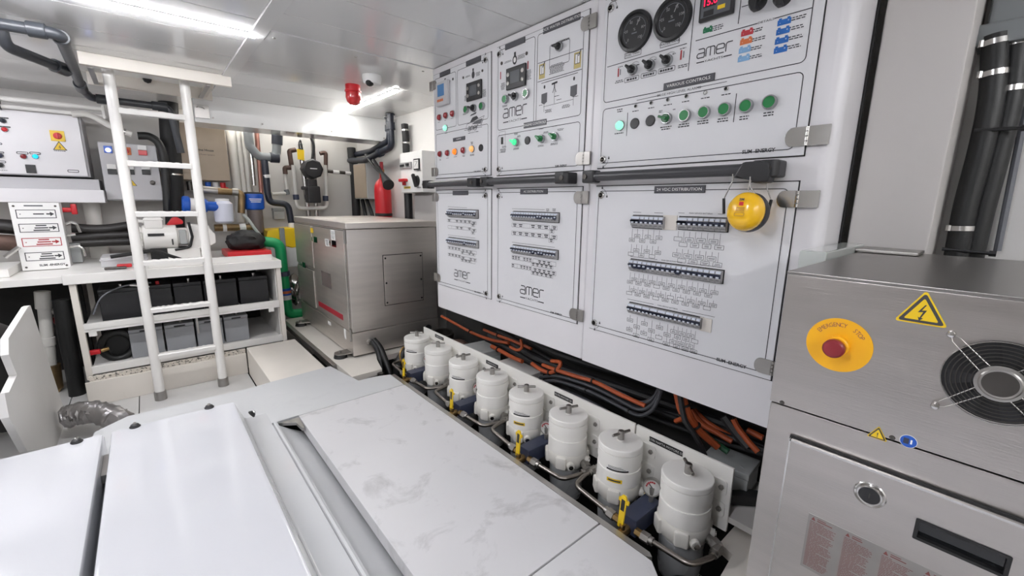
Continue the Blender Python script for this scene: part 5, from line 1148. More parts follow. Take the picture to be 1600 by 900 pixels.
a = (0.3285,1.6374); b = (0.4201,1.5405)
t = thing('access_flap', 'grey metal flap with a bright pull on the left end of the ceiling beam', 'flap', (.37, 3.69, 1.59))
bm = BM(); b2(bm, (.338, 3.69, b[1]-.008), (b[0], 3.698, a[1]-.02), I4, 0, .002); obj('plate', bm, 'alu', t)
bm = BM(); tube(bm, [(.352, 3.69, 1.598), (.36, 3.682, 1.604), (.385, 3.682, 1.60), (.393, 3.69, 1.594)], .0035, 8, 0, .004); obj('pull', bm, 'chrome', t)

# ================= ceiling pipes at the left
def pipe(name, label, pts, r, m, rad=.05, cat='pipe', sleeves=(), sr=1.22, sm=None, group=None):
    t = thing(name, label, cat, tuple(Vector(pts[0])), group); bm = BM(); tube(bm, pts, r, 16, 0, rad); obj('pipe', bm, m, t)
    for (a, b) in sleeves: bm = BM(); cyl(bm, a, b, r*sr, seg=18, bev=.002); obj('sleeve', bm, sm or m, t)
    return t
t = pipe('ceiling_pipe', 'dark grey plastic pipe zigzagging under the ceiling to the hatch', [(-.60, 2.53, 1.61), (-.165, 2.49, 1.61), (-.185, 3.58, 1.60), (-.16, 3.74, 1.585), (.21, 3.75, 1.585), (.24, 3.76, 1.3)], .021, 'pipe_dark', .045, sleeves=(((-.25, 2.498, 1.61), (-.20, 2.493, 1.61)), ((-.166, 2.53, 1.61), (-.167, 2.57, 1.61)), ((-.182, 3.40, 1.60), (-.185, 3.56, 1.60)), ((-.14, 3.741, 1.585), (-.07, 3.743, 1.585)), ((.12, 3.747, 1.585), (.20, 3.75, 1.585))), sr=1.3)
pipe('ceiling_pipe', 'short dark pipe dropping from the ceiling and joining the zigzag pipe', [(-.355, 2.80, 1.69), (-.355, 2.82, 1.605), (-.205, 3.10, 1.60)], .022, 'pipe_dark', .05, sleeves=(((-.355, 2.80, 1.688), (-.355, 2.80, 1.676)), ((-.24, 3.035, 1.601), (-.205, 3.10, 1.60))), sr=1.35)
t = thing('tube_lamp', 'unlit white tube fixture under the ceiling above the left control panel', 'light', (-.5, 4.15, 1.6))
a, b = Vector((-0.7267,4.1,1.5772)), Vector((-0.1148,4.1,1.5785))
for dz, r in ((0, .016), (-.045, .012)):
    bm = BM(); cyl(bm, a+Vector((0, 0, dz)), b+Vector((0, 0, dz)), r, seg=14); obj('tube', bm, 'paint_white', t)
for f in (.22, .98):
    p = a.lerp(b, f); bm = BM(); box(bm, p+Vector((0, 0, -.022)), (.016, .05, .085), I4, 0, .003); obj('holder', bm, 'black_plastic' if f < .5 else 'paint_white', t)

# ================= LEFT CONTROL PANEL and trough
CY = 4.12; CM = onY(CY)
t = thing('control_panel', 'large white electrical enclosure with lamps and a red rotary switch, far left', 'enclosure', (-.8, 4.28, 1.13))
a = (-0.2553,1.5222); b = (-0.2621,1.1294); xr = (a[0]+b[0])/2; z0, z1 = b[1], a[1]
bm = BM(); b2(bm, (-1.35, CY+.02, z0), (xr+.012, 4.45, z1), I4, 0, .004); obj('housing', bm, 'box_grey', t)
bm = BM(); b2(bm, (-1.35, CY, z0+.006), (xr, CY+.018, z1-.003), I4, 0, .003); d = obj('door', bm, 'cabinet_white', t)
bm = BM(); 
for (px0, py0, px1, py1) in (): pass
def pbox(a, b, t_=.004): outline(bm, min(a[0], b[0]), min(a[1], b[1]), max(a[0], b[0]), max(a[1], b[1]), .006, t_, CM)
pbox((-0.6746,1.4709), (-0.5645,1.4631)); pbox((-0.6824,1.4192), (-0.5643,1.4108)); pbox((-0.6975,1.3189), (-0.6135,1.3063)); pbox((-0.7054,1.2666), (-0.6132,1.2553)); pbox((-0.7136,1.2121), (-0.6138,1.1982)); pbox((-0.5634,1.2727), (-0.5118,1.2575)); pbox((-0.5079,1.2753), (-0.459,1.2596)); pbox((-0.353,1.1745), (-0.2984,1.1569))
micro(bm, (-0.3693,1.2906), .06, 1, CM, t=.004); micro(bm, (-0.6332,1.1549), .05, 1, CM, t=.003)
obj('printed_marks', bm, 'ink', d)
def ybtn(M, c, r, m, par, name='indicator_lamp', h=.012, bez=True):
    bm = BM(); MM = M @ Matrix.Translation((c[0], c[1], 0)); lathe(bm, [(r, 0), (r, h*.4), (r*.85, h*.6)], MM, 18, 1 if bez else 0); lathe(bm, [(r*.85, h*.5), (r*.8, h), (r*.4, h*1.3), (0, h*1.35)], MM, 18, 0); obj(name, bm, [m, 'bezel'], par)
for c, m in (((-0.5909,1.4505), 'pipe_navy'), ((-0.5907,1.3992), 'red'), ((-0.5354,1.244), 'red_dark'), ((-0.4843,1.2479), 'lamp_blue_lit'), ((-0.6391,1.1851), 'black_plastic'), ((-0.6332,1.2424), 'navy_block')): ybtn(CM, c, .016, m, d)
def main_switch(M, c, s, par, ym='yellow'):
    bm = BM(); MM = M @ Matrix.Translation((c[0], c[1], 0)); b2(bm, (-s, -s, 0), (s, s, .006), MM, 1, .002); lathe(bm, [(s*.62, .006), (s*.58, .014), (s*.5, .016), (0, .016)], MM, 20, 0); b2(bm, (-s*.14, -s*.55, .014), (s*.14, s*.55, .026), MM, 0, .003); obj('rotary_switch', bm, ['red', ym], par)
main_switch(CM, (-0.3679,1.3841), .033, d)
def ytri(M, c, s, par):
    bm = BM(); MM = M @ Matrix.Translation((c[0], c[1], 0))
    for k, h, mi in ((1, .001, 0), (.80, .0018, 1)): prism(bm, [(s*k*math.cos(math.radians(q)), s*k*math.sin(math.radians(q))) for q in (90, 210, 330)], 0, h, MM, mi)
    P = [(.06, .42), (-.16, .02), (.04, .06), (-.06, -.40), (.16, .16), (-.03, .12), (.12, .42)]; flat(bm, [(x*s, y*s-.1*s) for x, y in P], .0026, MM, 0); obj('warning_sign', bm, ['ink', 'yellow'], par)
ytri(CM, (-0.3674,1.3147), .038, d)
q = (-0.5148,1.1693); bm = BM(); b2(bm, (q[0]-.022, q[1]-.026, 0), (q[0]+.022, q[1]+.026, .008), CM, 0, .002); obj('rocker_switch', bm, 'black_plastic', d)
TY = 4.02; a = (-0.1956,1.0456); b = (-0.1908,0.9612)
t = thing('cable_trough', 'pale grey cable trough running under the left control panel', 'trough', (-.8, 4.2, .96))
bm = BM(); b2(bm, (-1.5, TY, b[1]), (b[0], 4.45, a[1]), I4, 0, .004); obj('body', bm, 'cabinet_white', t)
bm = BM(); b2(bm, (-1.5, 4.14, a[1]), (b[0]-.02, 4.45, 1.118), I4, 0, .004); obj('top_step', bm, 'box_grey', t)

# grey enclosure behind the ladder
GY = 4.14; M = onY(GY)
a = (-0.1944,1.369); b = (0.1289,0.972); x0, x1, z0, z1 = a[0]+.008, b[0]-.008, b[1]+.012, a[1]-.004
t = thing('grey_enclosure', 'grey electrical enclosure with switches, seen through the ladder', 'enclosure', ((x0+x1)/2, 4.28, z0))
bm = BM(); b2(bm, (x0, GY+.016, z0-.008), (x1, 4.45, z1+.006), I4, 0, .004); obj('housing', bm, 'box_grey', t)
bm = BM(); b2(bm, (x0, GY, z0), (x1, GY+.014, z1), I4, 0, .003); d = obj('door', bm, 'box_grey', t)
bm = BM(); c = (-0.1374,1.3176); MM = M @ Matrix.Translation((c[0], c[1], 0)); b2(bm, (-.022, -.02, 0), (.022, .028, .006), MM, 1, .003); lathe(bm, [(.016, .005), (.014, .012), (0, .014)], MM, 18, 0); obj('lit_button', bm, ['lamp_bw_lit', 'blue'], d)
main_switch(M, (-0.045,1.3188), .026, d, 'orange_icon')
def rocker(c, col):
    bm = BM(); MM = M @ Matrix.Translation((c[0], c[1], 0)); b2(bm, (-.024, .002, 0), (.024, .034, .010), MM, 1, .002); b2(bm, (-.024, -.034, 0), (.024, .0, .010), MM, 0, .002); obj('switch', bm, [col, 'paper'], d)
rocker((0.0437,1.3306), 'red')
for c in ((-0.1343,1.1899), (-0.0421,1.1929), (0.0466,1.1957)): rocker(c, 'black_plastic')
ytri(M, (-0.0405,1.0958), .03, d)
c = (0.0734,1.1067); bm = BM(); MM = M @ Matrix.Translation((c[0], c[1], 0)); lathe(bm, [(.016, 0), (.016, .004), (.012, .006), (0, .006)], MM, 18); obj('key_lock', bm, 'steel_dark', d)

# ================= COUNTER, WORKBENCH with two battery shelves
BY = 3.39
t = thing('left_counter', 'white counter at the far left edge, left of the workbench', 'counter', (-1.0, 3.8, -.2))
bm = BM(); b2(bm, (-1.9, 3.46, .515), (-.395, 4.44, .553), I4, 0, .003); obj('worktop', bm, 'paint_white', t)
bm = BM(); b2(bm, (-1.9, 4.2, -.2), (-.40, 4.24, .515)); obj('back_panel', bm, 'pit_dark', t)
t = thing('workbench', 'cream painted workbench frame with a battery shelf, behind the ladder', 'workbench', (.15, 3.7, -.2))
bm = BM(); b2(bm, (-.392, BY-.012, .515), (.708, 4.30, .572), I4, 0, .004); obj('worktop', bm, 'paint_white', t)
bm = BM(); b2(bm, (-.02, BY+.03, .572), (.66, BY+.055, .612), I4, 0, .003); obj('upstand', bm, 'paint_white', t)
for x in (-.373, .672):
    bm = BM(); b2(bm, (x, BY+.004, -.06), (x+.03, BY+.045, .515), I4, 0, .003); obj('post', bm, 'cream', t)
    bm = BM(); b2(bm, (x, 4.2, -.2), (x+.03, 4.24, .515), I4, 0, .003); obj('post', bm, 'cream', t)
bm = BM(); b2(bm, (-.34, 4.16, -.19), (.67, 4.18, .51)); obj('back_panel', bm, 'pit_dark', t)
bm = BM(); b2(bm, (.668, BY+.046, -.06), (.690, 4.2, .515)); obj('end_panel', bm, 'hull_white', t)
bm = BM(); b2(bm, (-.345, BY, .243), (.672, BY+.03, .278), I4, 0, .003); b2(bm, (-.345, BY+.004, .228), (.672, BY+.028, .2425)); obj('shelf_rail', bm, 'paint_white', t)
bm = BM(); b2(bm, (-.345, BY+.031, .235), (.668, 4.2, .25)); obj('shelf', bm, 'hull_white', t)
bm = BM(); b2(bm, (-.345, BY, -.028), (.672, BY+.03, .018), I4, 0, .003); obj('lower_rail', bm, 'paint_white', t)
bm = BM(); b2(bm, (-.345, BY+.031, -.02), (.668, 4.2, -.005)); obj('lower_shelf', bm, 'hull_white', t)
bm = BM(); b2(bm, (-.378, 3.335, -.2), (.424, 3.35, -.055), I4, 0, .003); obj('kick_board', bm, 'cream', t)
bm = BM(); b2(bm, (-.36, 3.351, -.0555), (.424, 3.375, -.030)); obj('kick_top', bm, 'cream_dirty', t, label='cream ledge with dark flaked dirt')
for x in (-.33, .60):
    bm = BM(); b2(bm, (x, BY+.005, .20), (x+.035, BY+.035, .228), I4, 0, .002); obj('shelf_bracket', bm, 'paint_white', t)
def battery(x0, x1, z0, h, m, label, tops):
    y0 = 3.50; t = thing('battery', label, 'battery', ((x0+x1)/2, y0+.1, z0))
    bm = BM(); b2(bm, (x0, y0, z0), (x1, y0+.24, z0+h*.88), I4, 0, .004); obj('case', bm, m, t)
    bm = BM(); b2(bm, (x0-.001, y0-.001, z0+h*.885), (x1+.001, y0+.241, z0+h), I4, 0, .004); b2(bm, ((x0*.68+x1*.32), y0-.0025, z0+h*.90), ((x0*.3+x1*.7), y0+.0, z0+h*.95), I4, 1); obj('lid', bm, [m, 'black_soft'], t)
    bm = BM(); xx = (x0+x1)/2+.01; cyl(bm, (xx, y0+.05, z0+h), (xx, y0+.05, z0+h+.02), .010, seg=10); obj('terminal', bm, tops, t)
bx = [(0,0,1)] and None
upper = [(-.27, -.085), (-.075, .075), (.085, .235), (.245, .435), (.45, .63)]
for k, ((a, b), l) in enumerate(zip(upper, ('leftmost black battery on the upper shelf of the workbench', 'second black battery from the left on the upper shelf', 'middle black battery on the upper shelf, behind the ladder', 'fourth black battery from the left on the upper shelf', 'rightmost black battery on the upper shelf of the workbench'))): battery(a, b, .251, .20, 'battery_black', l, 'chrome' if k != 1 else 'red')
lower = [(-.165, .0), (.01, .165), (.175, .325), (.335, .48)]
for (a, b), l in zip(lower, ('leftmost grey battery on the lower shelf of the workbench', 'second grey battery from the left on the lower shelf', 'third grey battery from the left on the lower shelf', 'rightmost grey battery on the lower shelf of the workbench')): battery(a, b, -.004, .185, 'battery_grey', l, 'steel_dull')
bm = BM(); b2(bm, (.178, 3.48, .10), (.19, 3.494, .225), I4, 0, .001); tag(obj('battery_strap', bm, 'alu'), 'narrow upright metal strap in front of the lower batteries', 'strap')
t = thing('hose_coil', 'black hose coil with a red valve handle on the lower shelf at left', 'hose', (-.25, 3.6, 0))
bm = BM(); pts = [(-.225+.075*math.cos(a), 3.52+.02*a/6, .09+.085*math.sin(a)) for a in [k*math.pi/10 for k in range(40)]]; tube(bm, pts, .020, 10); lathe(bm, [(.085, -.02), (.085, .0), (0, .0)], plane((-.225, 3.555, .09), (1, 0, 0), (0, 0, 1)), 24); obj('coil', bm, 'rubber_hose', t)
bm = BM(); box(bm, (-.325, 3.47, .085), (.05, .03, .028), I4, 0, .006); obj('valve_handle', bm, 'red', t)
bm = BM(); cyl(bm, (-.30, 3.48, .085), (-.265, 3.49, .09), .012, seg=10); obj('valve_stem', bm, 'brass', t)
t = thing('battery_cable', 'pale thin cables arching over the leftmost black battery', 'cable', (-.3, 3.45, .3))
bm = BM(); tube(bm, spline([(-.30, 3.44, .32), (-.25, 3.44, .42), (-.15, 3.46, .47), (-.02, 3.48, .475)]), .004, 8); obj('cable', bm, 'cable_grey', t)
bm = BM(); tube(bm, spline([(-.12, 3.44, .475), (-.07, 3.44, .465), (-.03, 3.445, .455)]), .005, 8); obj('connector', bm, 'paper', t)
# under the counter at left: white drain pipe, dark hoses
t = pipe('drain_pipe', 'white plastic drain pipe with a dark valve under the left counter', [(-0.5265,3.75,0.4101), (-0.5582,3.75,-0.0461)], .030, 'pvc_white', 0, sleeves=(((-0.5253,3.75,0.4377), (-0.5349,3.75,0.3316)), ((-0.5456,3.75,0.1509), (-0.5489,3.75,0.098))), sr=1.18)
bm = BM(); tube(bm, [(-0.5553,3.75,-0.0257), (-0.5649,3.75,-0.1935), (-0.5446,3.75,-0.2081)], .045, 14, 0, .04); obj('valve', bm, 'bronze', t)
hose('black_hose', [(-0.4349,3.6,0.401), (-0.4416,3.6,0.1965), (-0.4422,3.6,-0.0488), (-0.4492,3.6,-0.2669)], .04, 'rubber_hose', 'thick black hose running down beside the left leg of the workbench')
pipe('red_hose', 'dark red rubber hose slanting under the left counter', [(-0.504,3.8,0.2633), (-0.445,3.8,0.1392)], .025, 'red_dark', 0, cat='hose')
pipe('cross_pipe', 'short white branch pipe on the drain under the left counter', [(-0.5156,3.78,0.3023), (-0.4508,3.78,0.2919)], .018, 'pvc_white', 0)
bm = BM(); tube(bm, spline([(-.95, 2.6, .36), (-.72, 2.8, .38), (-.62, 3.0, .28), (-.64, 3.2, -.1)]), .12, 18); tag(obj('exhaust_hose', bm, 'hose_dark'), 'big black hose behind the white board at the left edge', 'hose')

# ================= on the bench and counter
SY = 3.84; M = onY(SY)
t = thing('valve_sign_box', 'white sign box with four arrow labels standing on the left counter', 'sign', (-.5, 3.9, .555))
a = (-0.6003,0.9595); b = (-0.3892,0.5753); c0 = (-0.5941,0.5499)
x0, x1, z0, z1 = -.600, -.393, .556, a[1]+.002
bm = BM(); b2(bm, (x0, SY, z0), (x1, SY+.10, z1), I4, 0, .003); bd = obj('box', bm, 'paper', t)
def arrow_label(cz, mi, rows):
    bm = BM(); xc = (x0+x1)/2; outline(bm, x0+.022, cz-.026, x1-.02, cz+.026, .002, .004, M)
    fr(bm, x1-.062, cz-.004, x1-.044, cz+.004, M, .0008); flat(bm, [(x1-.046, cz-.013), (x1-.028, cz), (x1-.046, cz+.013)], .0008, M)
    for k in range(rows): 
        w_ = .045+.012*((k*7) % 3); zz = cz+(rows-1)*.007-k*.014; fr(bm, xc-w_/2+.01, zz-.0035, xc+w_/2+.01, zz+.0035, M, .0008)
    fr(bm, x0+.036, cz-.003, x0+.041, cz+.002, M, .0008); obj('arrow_label', bm, mi, bd)
dz = z1-z0
for f, mi, r in ((.835, 'ink', 1), (.63, 'ink', 3), (.42, 'ink_red', 3), (.205, 'ink', 3)): arrow_label(z0+dz*f, mi, r)
bm = BM(); txt(bm, 'SLIM -ENERGY', ((x0+x1)/2+.025, z0+.028), .013, M, .0008, 0, 1, 0, .03); fr(bm, x0+.06, z1-.022, x1-.07, z1-.014, M, .0008, 1); obj('printed_marks', bm, ['ink', 'ink_grey'], bd)
for x in (x0+.018, x1-.018):
    for z in (z0+.02, z1-.02): bm = BM(); lathe(bm, [(.006, 0), (.005, .003), (0, .003)], M @ Matrix.Translation((x, z, 0)), 10); obj('screw', bm, 'steel_dark', bd)
bm = BM(); b2(bm, (-.95, 3.6, .554), (-.615, 4.0, .600), I4, 0, .003); tag(obj('white_tray', bm, 'paint_white'), 'low white box left of the arrow sign at the picture edge', 'box')
bm = BM(); p0, p1 = Vector((-0.6497,3.8,0.6477)), Vector((-0.5867,3.8,0.7039)); p0.z = max(p0.z, .615); cyl(bm, p0, p1, .012, seg=10); tag(obj('steel_tube', bm, 'chrome'), 'short bright metal tube leaning left of the arrow sign', 'tube')
hose('dark_hose', [(-0.7438,4.1,0.8209), (-0.6417,4.1,0.8063), (-0.5364,4.1,0.7746)], .045, 'hose_dark', 'dark hose passing behind the arrow sign at far left')
hose('brown_hose', [(-0.7498,4.05,0.7229), (-0.6483,4.05,0.7098), (-0.5707,4.05,0.6854)], .05, 'rust', 'brownish pipe below the dark hose at far left')
# behind the sign: red ball valve, silver levers, white pipe, black hoses
t = thing('ball_valve', 'red T-handled valve with silver levers just right of the arrow sign', 'valve', (-0.377,4.05,0.8434))
bm = BM(); p = Vector((-0.385,4.05,0.9141)); box(bm, p, (.05, .03, .03), I4, 0, .008); box(bm, p+Vector((.035, 0, .005)), (.03, .03, .07), I4, 0, .008); obj('handle', bm, 'red', t)
for pts in ([(-0.3856,3.9,0.8296), (-0.3584,3.9,0.841), (-0.337,3.9,0.8285), (-0.3267,3.9,0.7751)], [(-0.3955,3.9,0.7574), (-0.3515,3.9,0.7638)], [(-0.3912,3.9,0.6839), (-0.3499,3.9,0.6898), (-0.3287,3.9,0.672), (-0.3236,3.9,0.6215)]):
    bm = BM(); tube(bm, pts, .009, 8, 0, .02); obj('lever', bm, 'chrome', t)
bm = BM(); b2(bm, tuple(Vector((-0.4131,4,0.5668))*Vector((1, 1, 1)).x)[:3] if False else (-.42, 3.96, .575), (-.345, 4.1, .70), I4, 0, .004); tag(obj('grey_box', bm, 'jb_grey'), 'small grey box on the bench right behind the arrow sign', 'box')
pipe('white_pipe', 'thick cream vertical pipe standing at the back of the bench', [(-.275, 4.22, .573), (-.275, 4.22, .97)], .044, 'pvc_white', 0, sleeves=(((-.275, 4.22, .573), (-.275, 4.22, .68)),), sr=1.15)
for k, (pa, pb, pc, lab) in enumerate((((-0.3726,4,0.7998), (-0.2282,4,0.7871), (-0.0552,4,0.8129), 'upper black hose running across the bench to the white pump'), ((-0.3816,4,0.7335), (-0.2337,4,0.7442), (-0.0634,4,0.7463), 'middle dark hose running across the bench to the white pump'), ((-0.3802,4,0.6999), (-0.2393,4,0.7012), (-0.0689,4,0.7016), 'lower black hose running across the bench to the white pump'))):
    hose('bench_hose', [pa, pb, pc], .030, 'hose_dark', lab)
# electric pump
PY_ = 3.78
t = thing('electric_pump', 'white electric motor pump with a black name strip on the bench behind the ladder', 'pump', (.12, PY_, .575))
zc = (0.0968,3.78,0.7366)[2]
bm = BM(); cyl(bm, (-.025, PY_, zc), (.155, PY_, zc), .082, seg=32, bev=.006); obj('motor_body', bm, 'paint_white', t)
bm = BM(); cyl(bm, (-.085, PY_, zc), (-.025, PY_, zc), .072, seg=28, bev=.008)
for k in range(5): box(bm, (-.055, PY_-.078, zc-.045+k*.022), (.05, .014, .010), I4, 0, .003)
obj('fan_cover', bm, 'paint_white', t)
bm = BM(); b2(bm, (-.01, PY_-.06, zc+.06), (.085, PY_+.06, zc+.135), I4, 0, .008); b2(bm, (-.015, PY_-.064, zc+.115), (.09, PY_+.064, zc+.125), I4, 0, .003); obj('terminal_cover', bm, 'paint_white', t)
bm = BM(); M = onY(PY_-.0835); b2(bm, (.0, zc+.012, 0), (.085, zc+.030, .003), M); obj('name_strip', bm, 'black_plastic', t)
bm = BM(); b2(bm, (.120, zc-.05, 0), (.128, zc-.01, .002), M); obj('vent_slot', bm, 'black_plastic', t)
bm = BM(); cyl(bm, (.155, PY_, zc), (.215, PY_, zc), .060, seg=24, bev=.004); b2(bm, (.165, PY_-.072, zc-.05), (.205, PY_-.05, zc+.05), I4, 1, .006); obj('coupling', bm, ['paint_white', 'jb_grey'], t)
bm = BM(); prism(bm, [(.215, zc-.085), (.215, zc+.085), (.34, zc+.075), (.345, zc+.03), (.37, zc+.02), (.37, zc-.05), (.30, zc-.085)], -.07, .07, plane((0, PY_, 0), (1, 0, 0), (0, 0, 1)), 0, .008); obj('pump_head', bm, 'paint_white', t)
bm = BM(); b2(bm, (.0, PY_-.07, .574), (.30, PY_+.07, .585), I4, 0, .002); b2(bm, (.09, PY_-.08, .586), (.27, PY_-.04, zc-.075), I4, 0, .003); b2(bm, (.0, PY_-.04, .586), (.27, PY_+.06, zc-.074), I4, 1, .003); obj('base', bm, ['paint_white', 'black_soft'], t)
bm = BM(); tube(bm, [(.225, PY_-.075, zc+.10), (.235, PY_-.085, zc+.0), (.215, PY_-.085, zc-.07), (.13, PY_-.085, zc-.085)], .008, 8, 0, .03); obj('power_cable', bm, 'black_soft', t)
bm = BM(); tube(bm, [(-.075, PY_-.03, zc+.08), (-.05, PY_-.03, zc+.115), (-.01, PY_-.03, zc+.105)], .010, 8, 0, .02); obj('conduit', bm, 'paint_white', t)
bm = BM(); prism(bm, [(.10, zc+.075), (.20, zc+.085), (.20, zc+.11), (.17, zc+.135), (.14, zc+.13), (.12, zc+.10)], -.03, .03, plane((0, PY_+.01, 0), (1, 0, 0), (0, 0, 1)), 0, .01); obj('red_cap', bm, 'red', t, label='red plastic cap')
bm = BM(); b2(bm, (-.24, 3.62, .573), (-.02, 3.86, .632), I4, 0, .003); b2(bm, (-.245, 3.615, .610), (-.015, 3.865, .622), I4, 0, .003); tag(obj('flat_box', bm, 'box_grey'), 'flat pale grey box lying on the bench left of the pump', 'box')
t = thing('pliers', 'small tool with red grips lying at the front of the bench', 'tool', (-.17, 3.5, .574))
bm = BM(); box(bm, (-.17, 3.47, .582), (.10, .025, .014), Matrix.Identity(4), 0, .004); obj('jaws', bm, 'steel_dark', t)
bm = BM(); box(bm, (-.13, 3.50, .590), (.07, .03, .022), I4, 0, .006); obj('grips', bm, 'red', t)
hose('black_strap', [(-.19, 3.57, .640), (-.08, 3.58, .652), (.02, 3.60, .66), (.10, 3.62, .62), (.16, 3.62, .59)], .011, 'black_soft', 'black strap trailing from the pump over the flat box', n=6)
# red crate with black bag
t = thing('red_tray', 'red tray with a black bag at the right end of the bench', 'tray', (.54, 3.75, .573))
bm = BM(); b2(bm, (.42, 3.62, .574), (.70, 3.95, .622), I4, 0, .008); obj('tray', bm, 'red', t)
bm = BM(); r = bmesh.ops.create_icosphere(bm, subdivisions=3, radius=1, matrix=Matrix.Translation((.57, 3.80, .68)) @ Matrix.Diagonal((.135, .12, .09, 1)))
rd = random.Random(4)
for v in bm.verts: v.co += (v.co-Vector((.57, 3.80, .68)))*rd.uniform(-.14, .06); v.co.z = max(v.co.z, .6235)
tag(obj('black_bag', bm, 'black_soft'), 'crumpled black plastic bag sitting in the red tray', 'bag')

# ================= equipment on the back wall
BW = 4.44
bm = BM(); a = (0.2615,1.5145); b = (0.5693,1.1395); t = thing('beige_cabinet', 'beige sheet metal cabinet on the back wall, right of the ladder', 'cabinet', (.43, 4.3, 1.13))
b2(bm, (.255, 4.20, b[1]), (.566, BW, 1.56), I4, 0, .006); bd = obj('body', bm, 'tan', t)
bm = BM(); M = onY(4.20); txt(bm, 'Marine House', (0.4107,1.3683), .017, M, .001, 0, 1, 0, .02); obj('lettering', bm, 'ink', bd); bm = BM(); txt(bm, 'Marine Power Systems', (0.4112,1.3348), .010, M, .001, 0, 1.1); obj('lettering', bm, 'ink', bd)
for k, (x, m) in enumerate(((.30, 'steel_dark'), (.36, 'paper'), (.42, 'blue'), (.47, 'paper'), (.52, 'red'))):
    bm = BM(); cyl(bm, (x, 4.28, 1.128), (x, 4.28, 1.06), .020, seg=10); cyl(bm, (x, 4.28, 1.085), (x+.03, 4.26, 1.08), .010, seg=8); obj('pipe_union', bm, m, t)
# dark vertical hoses left of the beige cabinet
hose('black_hose', [(0.2344,4.2,1.7349), (0.2127,4.2,1.4181), (0.1979,4.2,1.0916), (0.1671,4.2,0.7541)], .060, 'black_soft', 'very thick black hose going down the back wall behind the ladder', (.62,))
hose('black_hose', [(0.0294,4.08,1.4232), (0.0978,4.08,1.4217), (0.144,4.08,1.365), (0.1552,4.08,1.2147), (0.1337,4.08,0.903)], .026, 'rubber_hose', 'black hose bending down behind the ladder beside the grey enclosure')
t = hose('white_hose', [(-0.2811,4.08,1.5251), (-0.1974,4.08,1.5283), (-0.0965,4.08,1.468), (-0.0002,4.08,1.4286)], .019, 'pvc_white', 'white ribbed hose curving above the grey enclosure', (.93,))
# white conduits
for k, (xa, lab) in enumerate(((364, 'left white vertical conduit right of the beige cabinet'), (376, 'middle white vertical conduit right of the beige cabinet'), (384, 'right white vertical conduit right of the beige cabinet'))):
    p = Vector((-0.6728,4.35,1.2277)); x = ((0.6299,4.35,1.3186)[0], (0.681,4.35,1.3222)[0], (0.7187,4.35,1.3248)[0])[k]
    pipe('conduit', lab, [(x, 4.36, .80), (x, 4.36, 1.66)], (.034, .018, .018)[k], 'pvc_white', 0)
pipe('steel_pipe', 'bright steel pipe rising behind the blue water filter', [(0.7473,4.3,1.1119), (0.7517,4.3,1.5566)], .017, 'chrome', 0)
pipe('copper_pipe', 'copper coloured pipe rising behind the blue water filter', [(0.7992,4.32,0.9499), (0.8124,4.32,1.5655), ((0.8124,4.32,1.5655)[0], 4.32, 1.688)], .018, 'copper_pipe', 0)
pipe('grey_pipe', 'grey plastic drain bend hanging under the ceiling beam', [(0.7339,4.25,1.5993), (0.7363,4.25,1.4328), (0.7942,4.25,1.3499), (0.9308,4.25,1.3547), (0.9618,4.25,1.6524)], .035, 'pvc_grey', .07, sleeves=(((0.9452,4.25,1.462), (0.9587,4.25,1.6)), ((0.8811,4.25,1.351), (0.9505,4.25,1.3508))), sr=1.22, sm='pipe_navy')
pipe('black_pipe', 'black pipe with white tape bending twice beside the water filter', [(0.8292,4.22,1.3243), (0.8294,4.22,1.0595), (0.8364,4.22,0.9731), (0.9816,4.22,0.9577), (0.9974,4.22,0.7715)], .027, 'pipe_navy', .06, sleeves=(((0.8327,4.22,1.2036), (0.8352,4.22,1.1772)), ((0.9993,4.22,0.7942), (0.9976,4.22,0.7487))), sr=1.12, sm='paper')
# blue water filter
wf = Vector((0.7071,4.15,1.0559)); t = thing('water_filter', 'water filter with a bright blue cap and grey housing', 'filter', (wf.x, 4.15, .70))
C = Matrix.Translation((wf.x, 4.15, 0)); bm = BM(); lathe(bm, [(.072, 1.04), (.075, 1.03), (.075, .93), (.068, .915), (.056, .91)], C, 28); b2(bm, (wf.x-.06, 4.10, 1.03), (wf.x+.06, 4.2, 1.055), I4, 1, .01); obj('cap', bm, ['blue', 'black_plastic'], t)
bm = BM(); lathe(bm, [(.05, .72), (.056, .74), (.058, .91)], C, 24); obj('housing', bm, 'smoke', t)
bm = BM(); lathe(bm, [(.04, .66), (.05, .68), (.05, .72)], C, 20); obj('bottom_cap', bm, 'black_plastic', t)
bm = BM(); M = plane((wf.x, 4.15-.0755, .985), (1, 0, 0), (0, 0, 1)); 
for k in range(3): fr(bm, -.045+.006*k, .012-.012*k, .045-.004*k, .017-.012*k, M, .002)
obj('printed_marks', bm, 'paper', t)
# brass line, canister and blue pump
pipe('brass_pipe', 'brass water line with an elbow below the beige cabinet', [(0.369,4.1,1.0617), (0.6214,4.1,1.0483), (0.601,4.1,0.8852)], .026, 'bronze', .04, sleeves=(((0.3454,4.1,1.0659), (0.4587,4.1,1.0568)), ((0.5518,4.1,1.0542), (0.5951,4.1,1.0502))), sr=1.15, sm='steel_dull')
cn = Vector((0.4691,4,0.825)); t = thing('white_canister', 'translucent white canister in front of the brass water line', 'canister', tuple(cn))
C = Matrix.Translation((cn.x, 4.0, 0)); z0 = (0.4681,4,0.8151)[2]; z1 = (0.481,4,0.9814)[2]; bm = BM(); lathe(bm, [(.05, z0), (.062, z0+.012), (.066, z1-.04), (.066, z1-.02), (.045, z1)], C, 28); obj('body', bm, 'bucket_white', t)
bm = BM(); lathe(bm, [(.045, z1), (.045, z1+.015), (.02, z1+.018)], C, 20); obj('lid', bm, 'paper', t)
bp = Vector((0.2768,3.98,0.9514)); t = thing('blue_pump', 'blue water pump behind the right rail of the ladder', 'pump', tuple(bp))
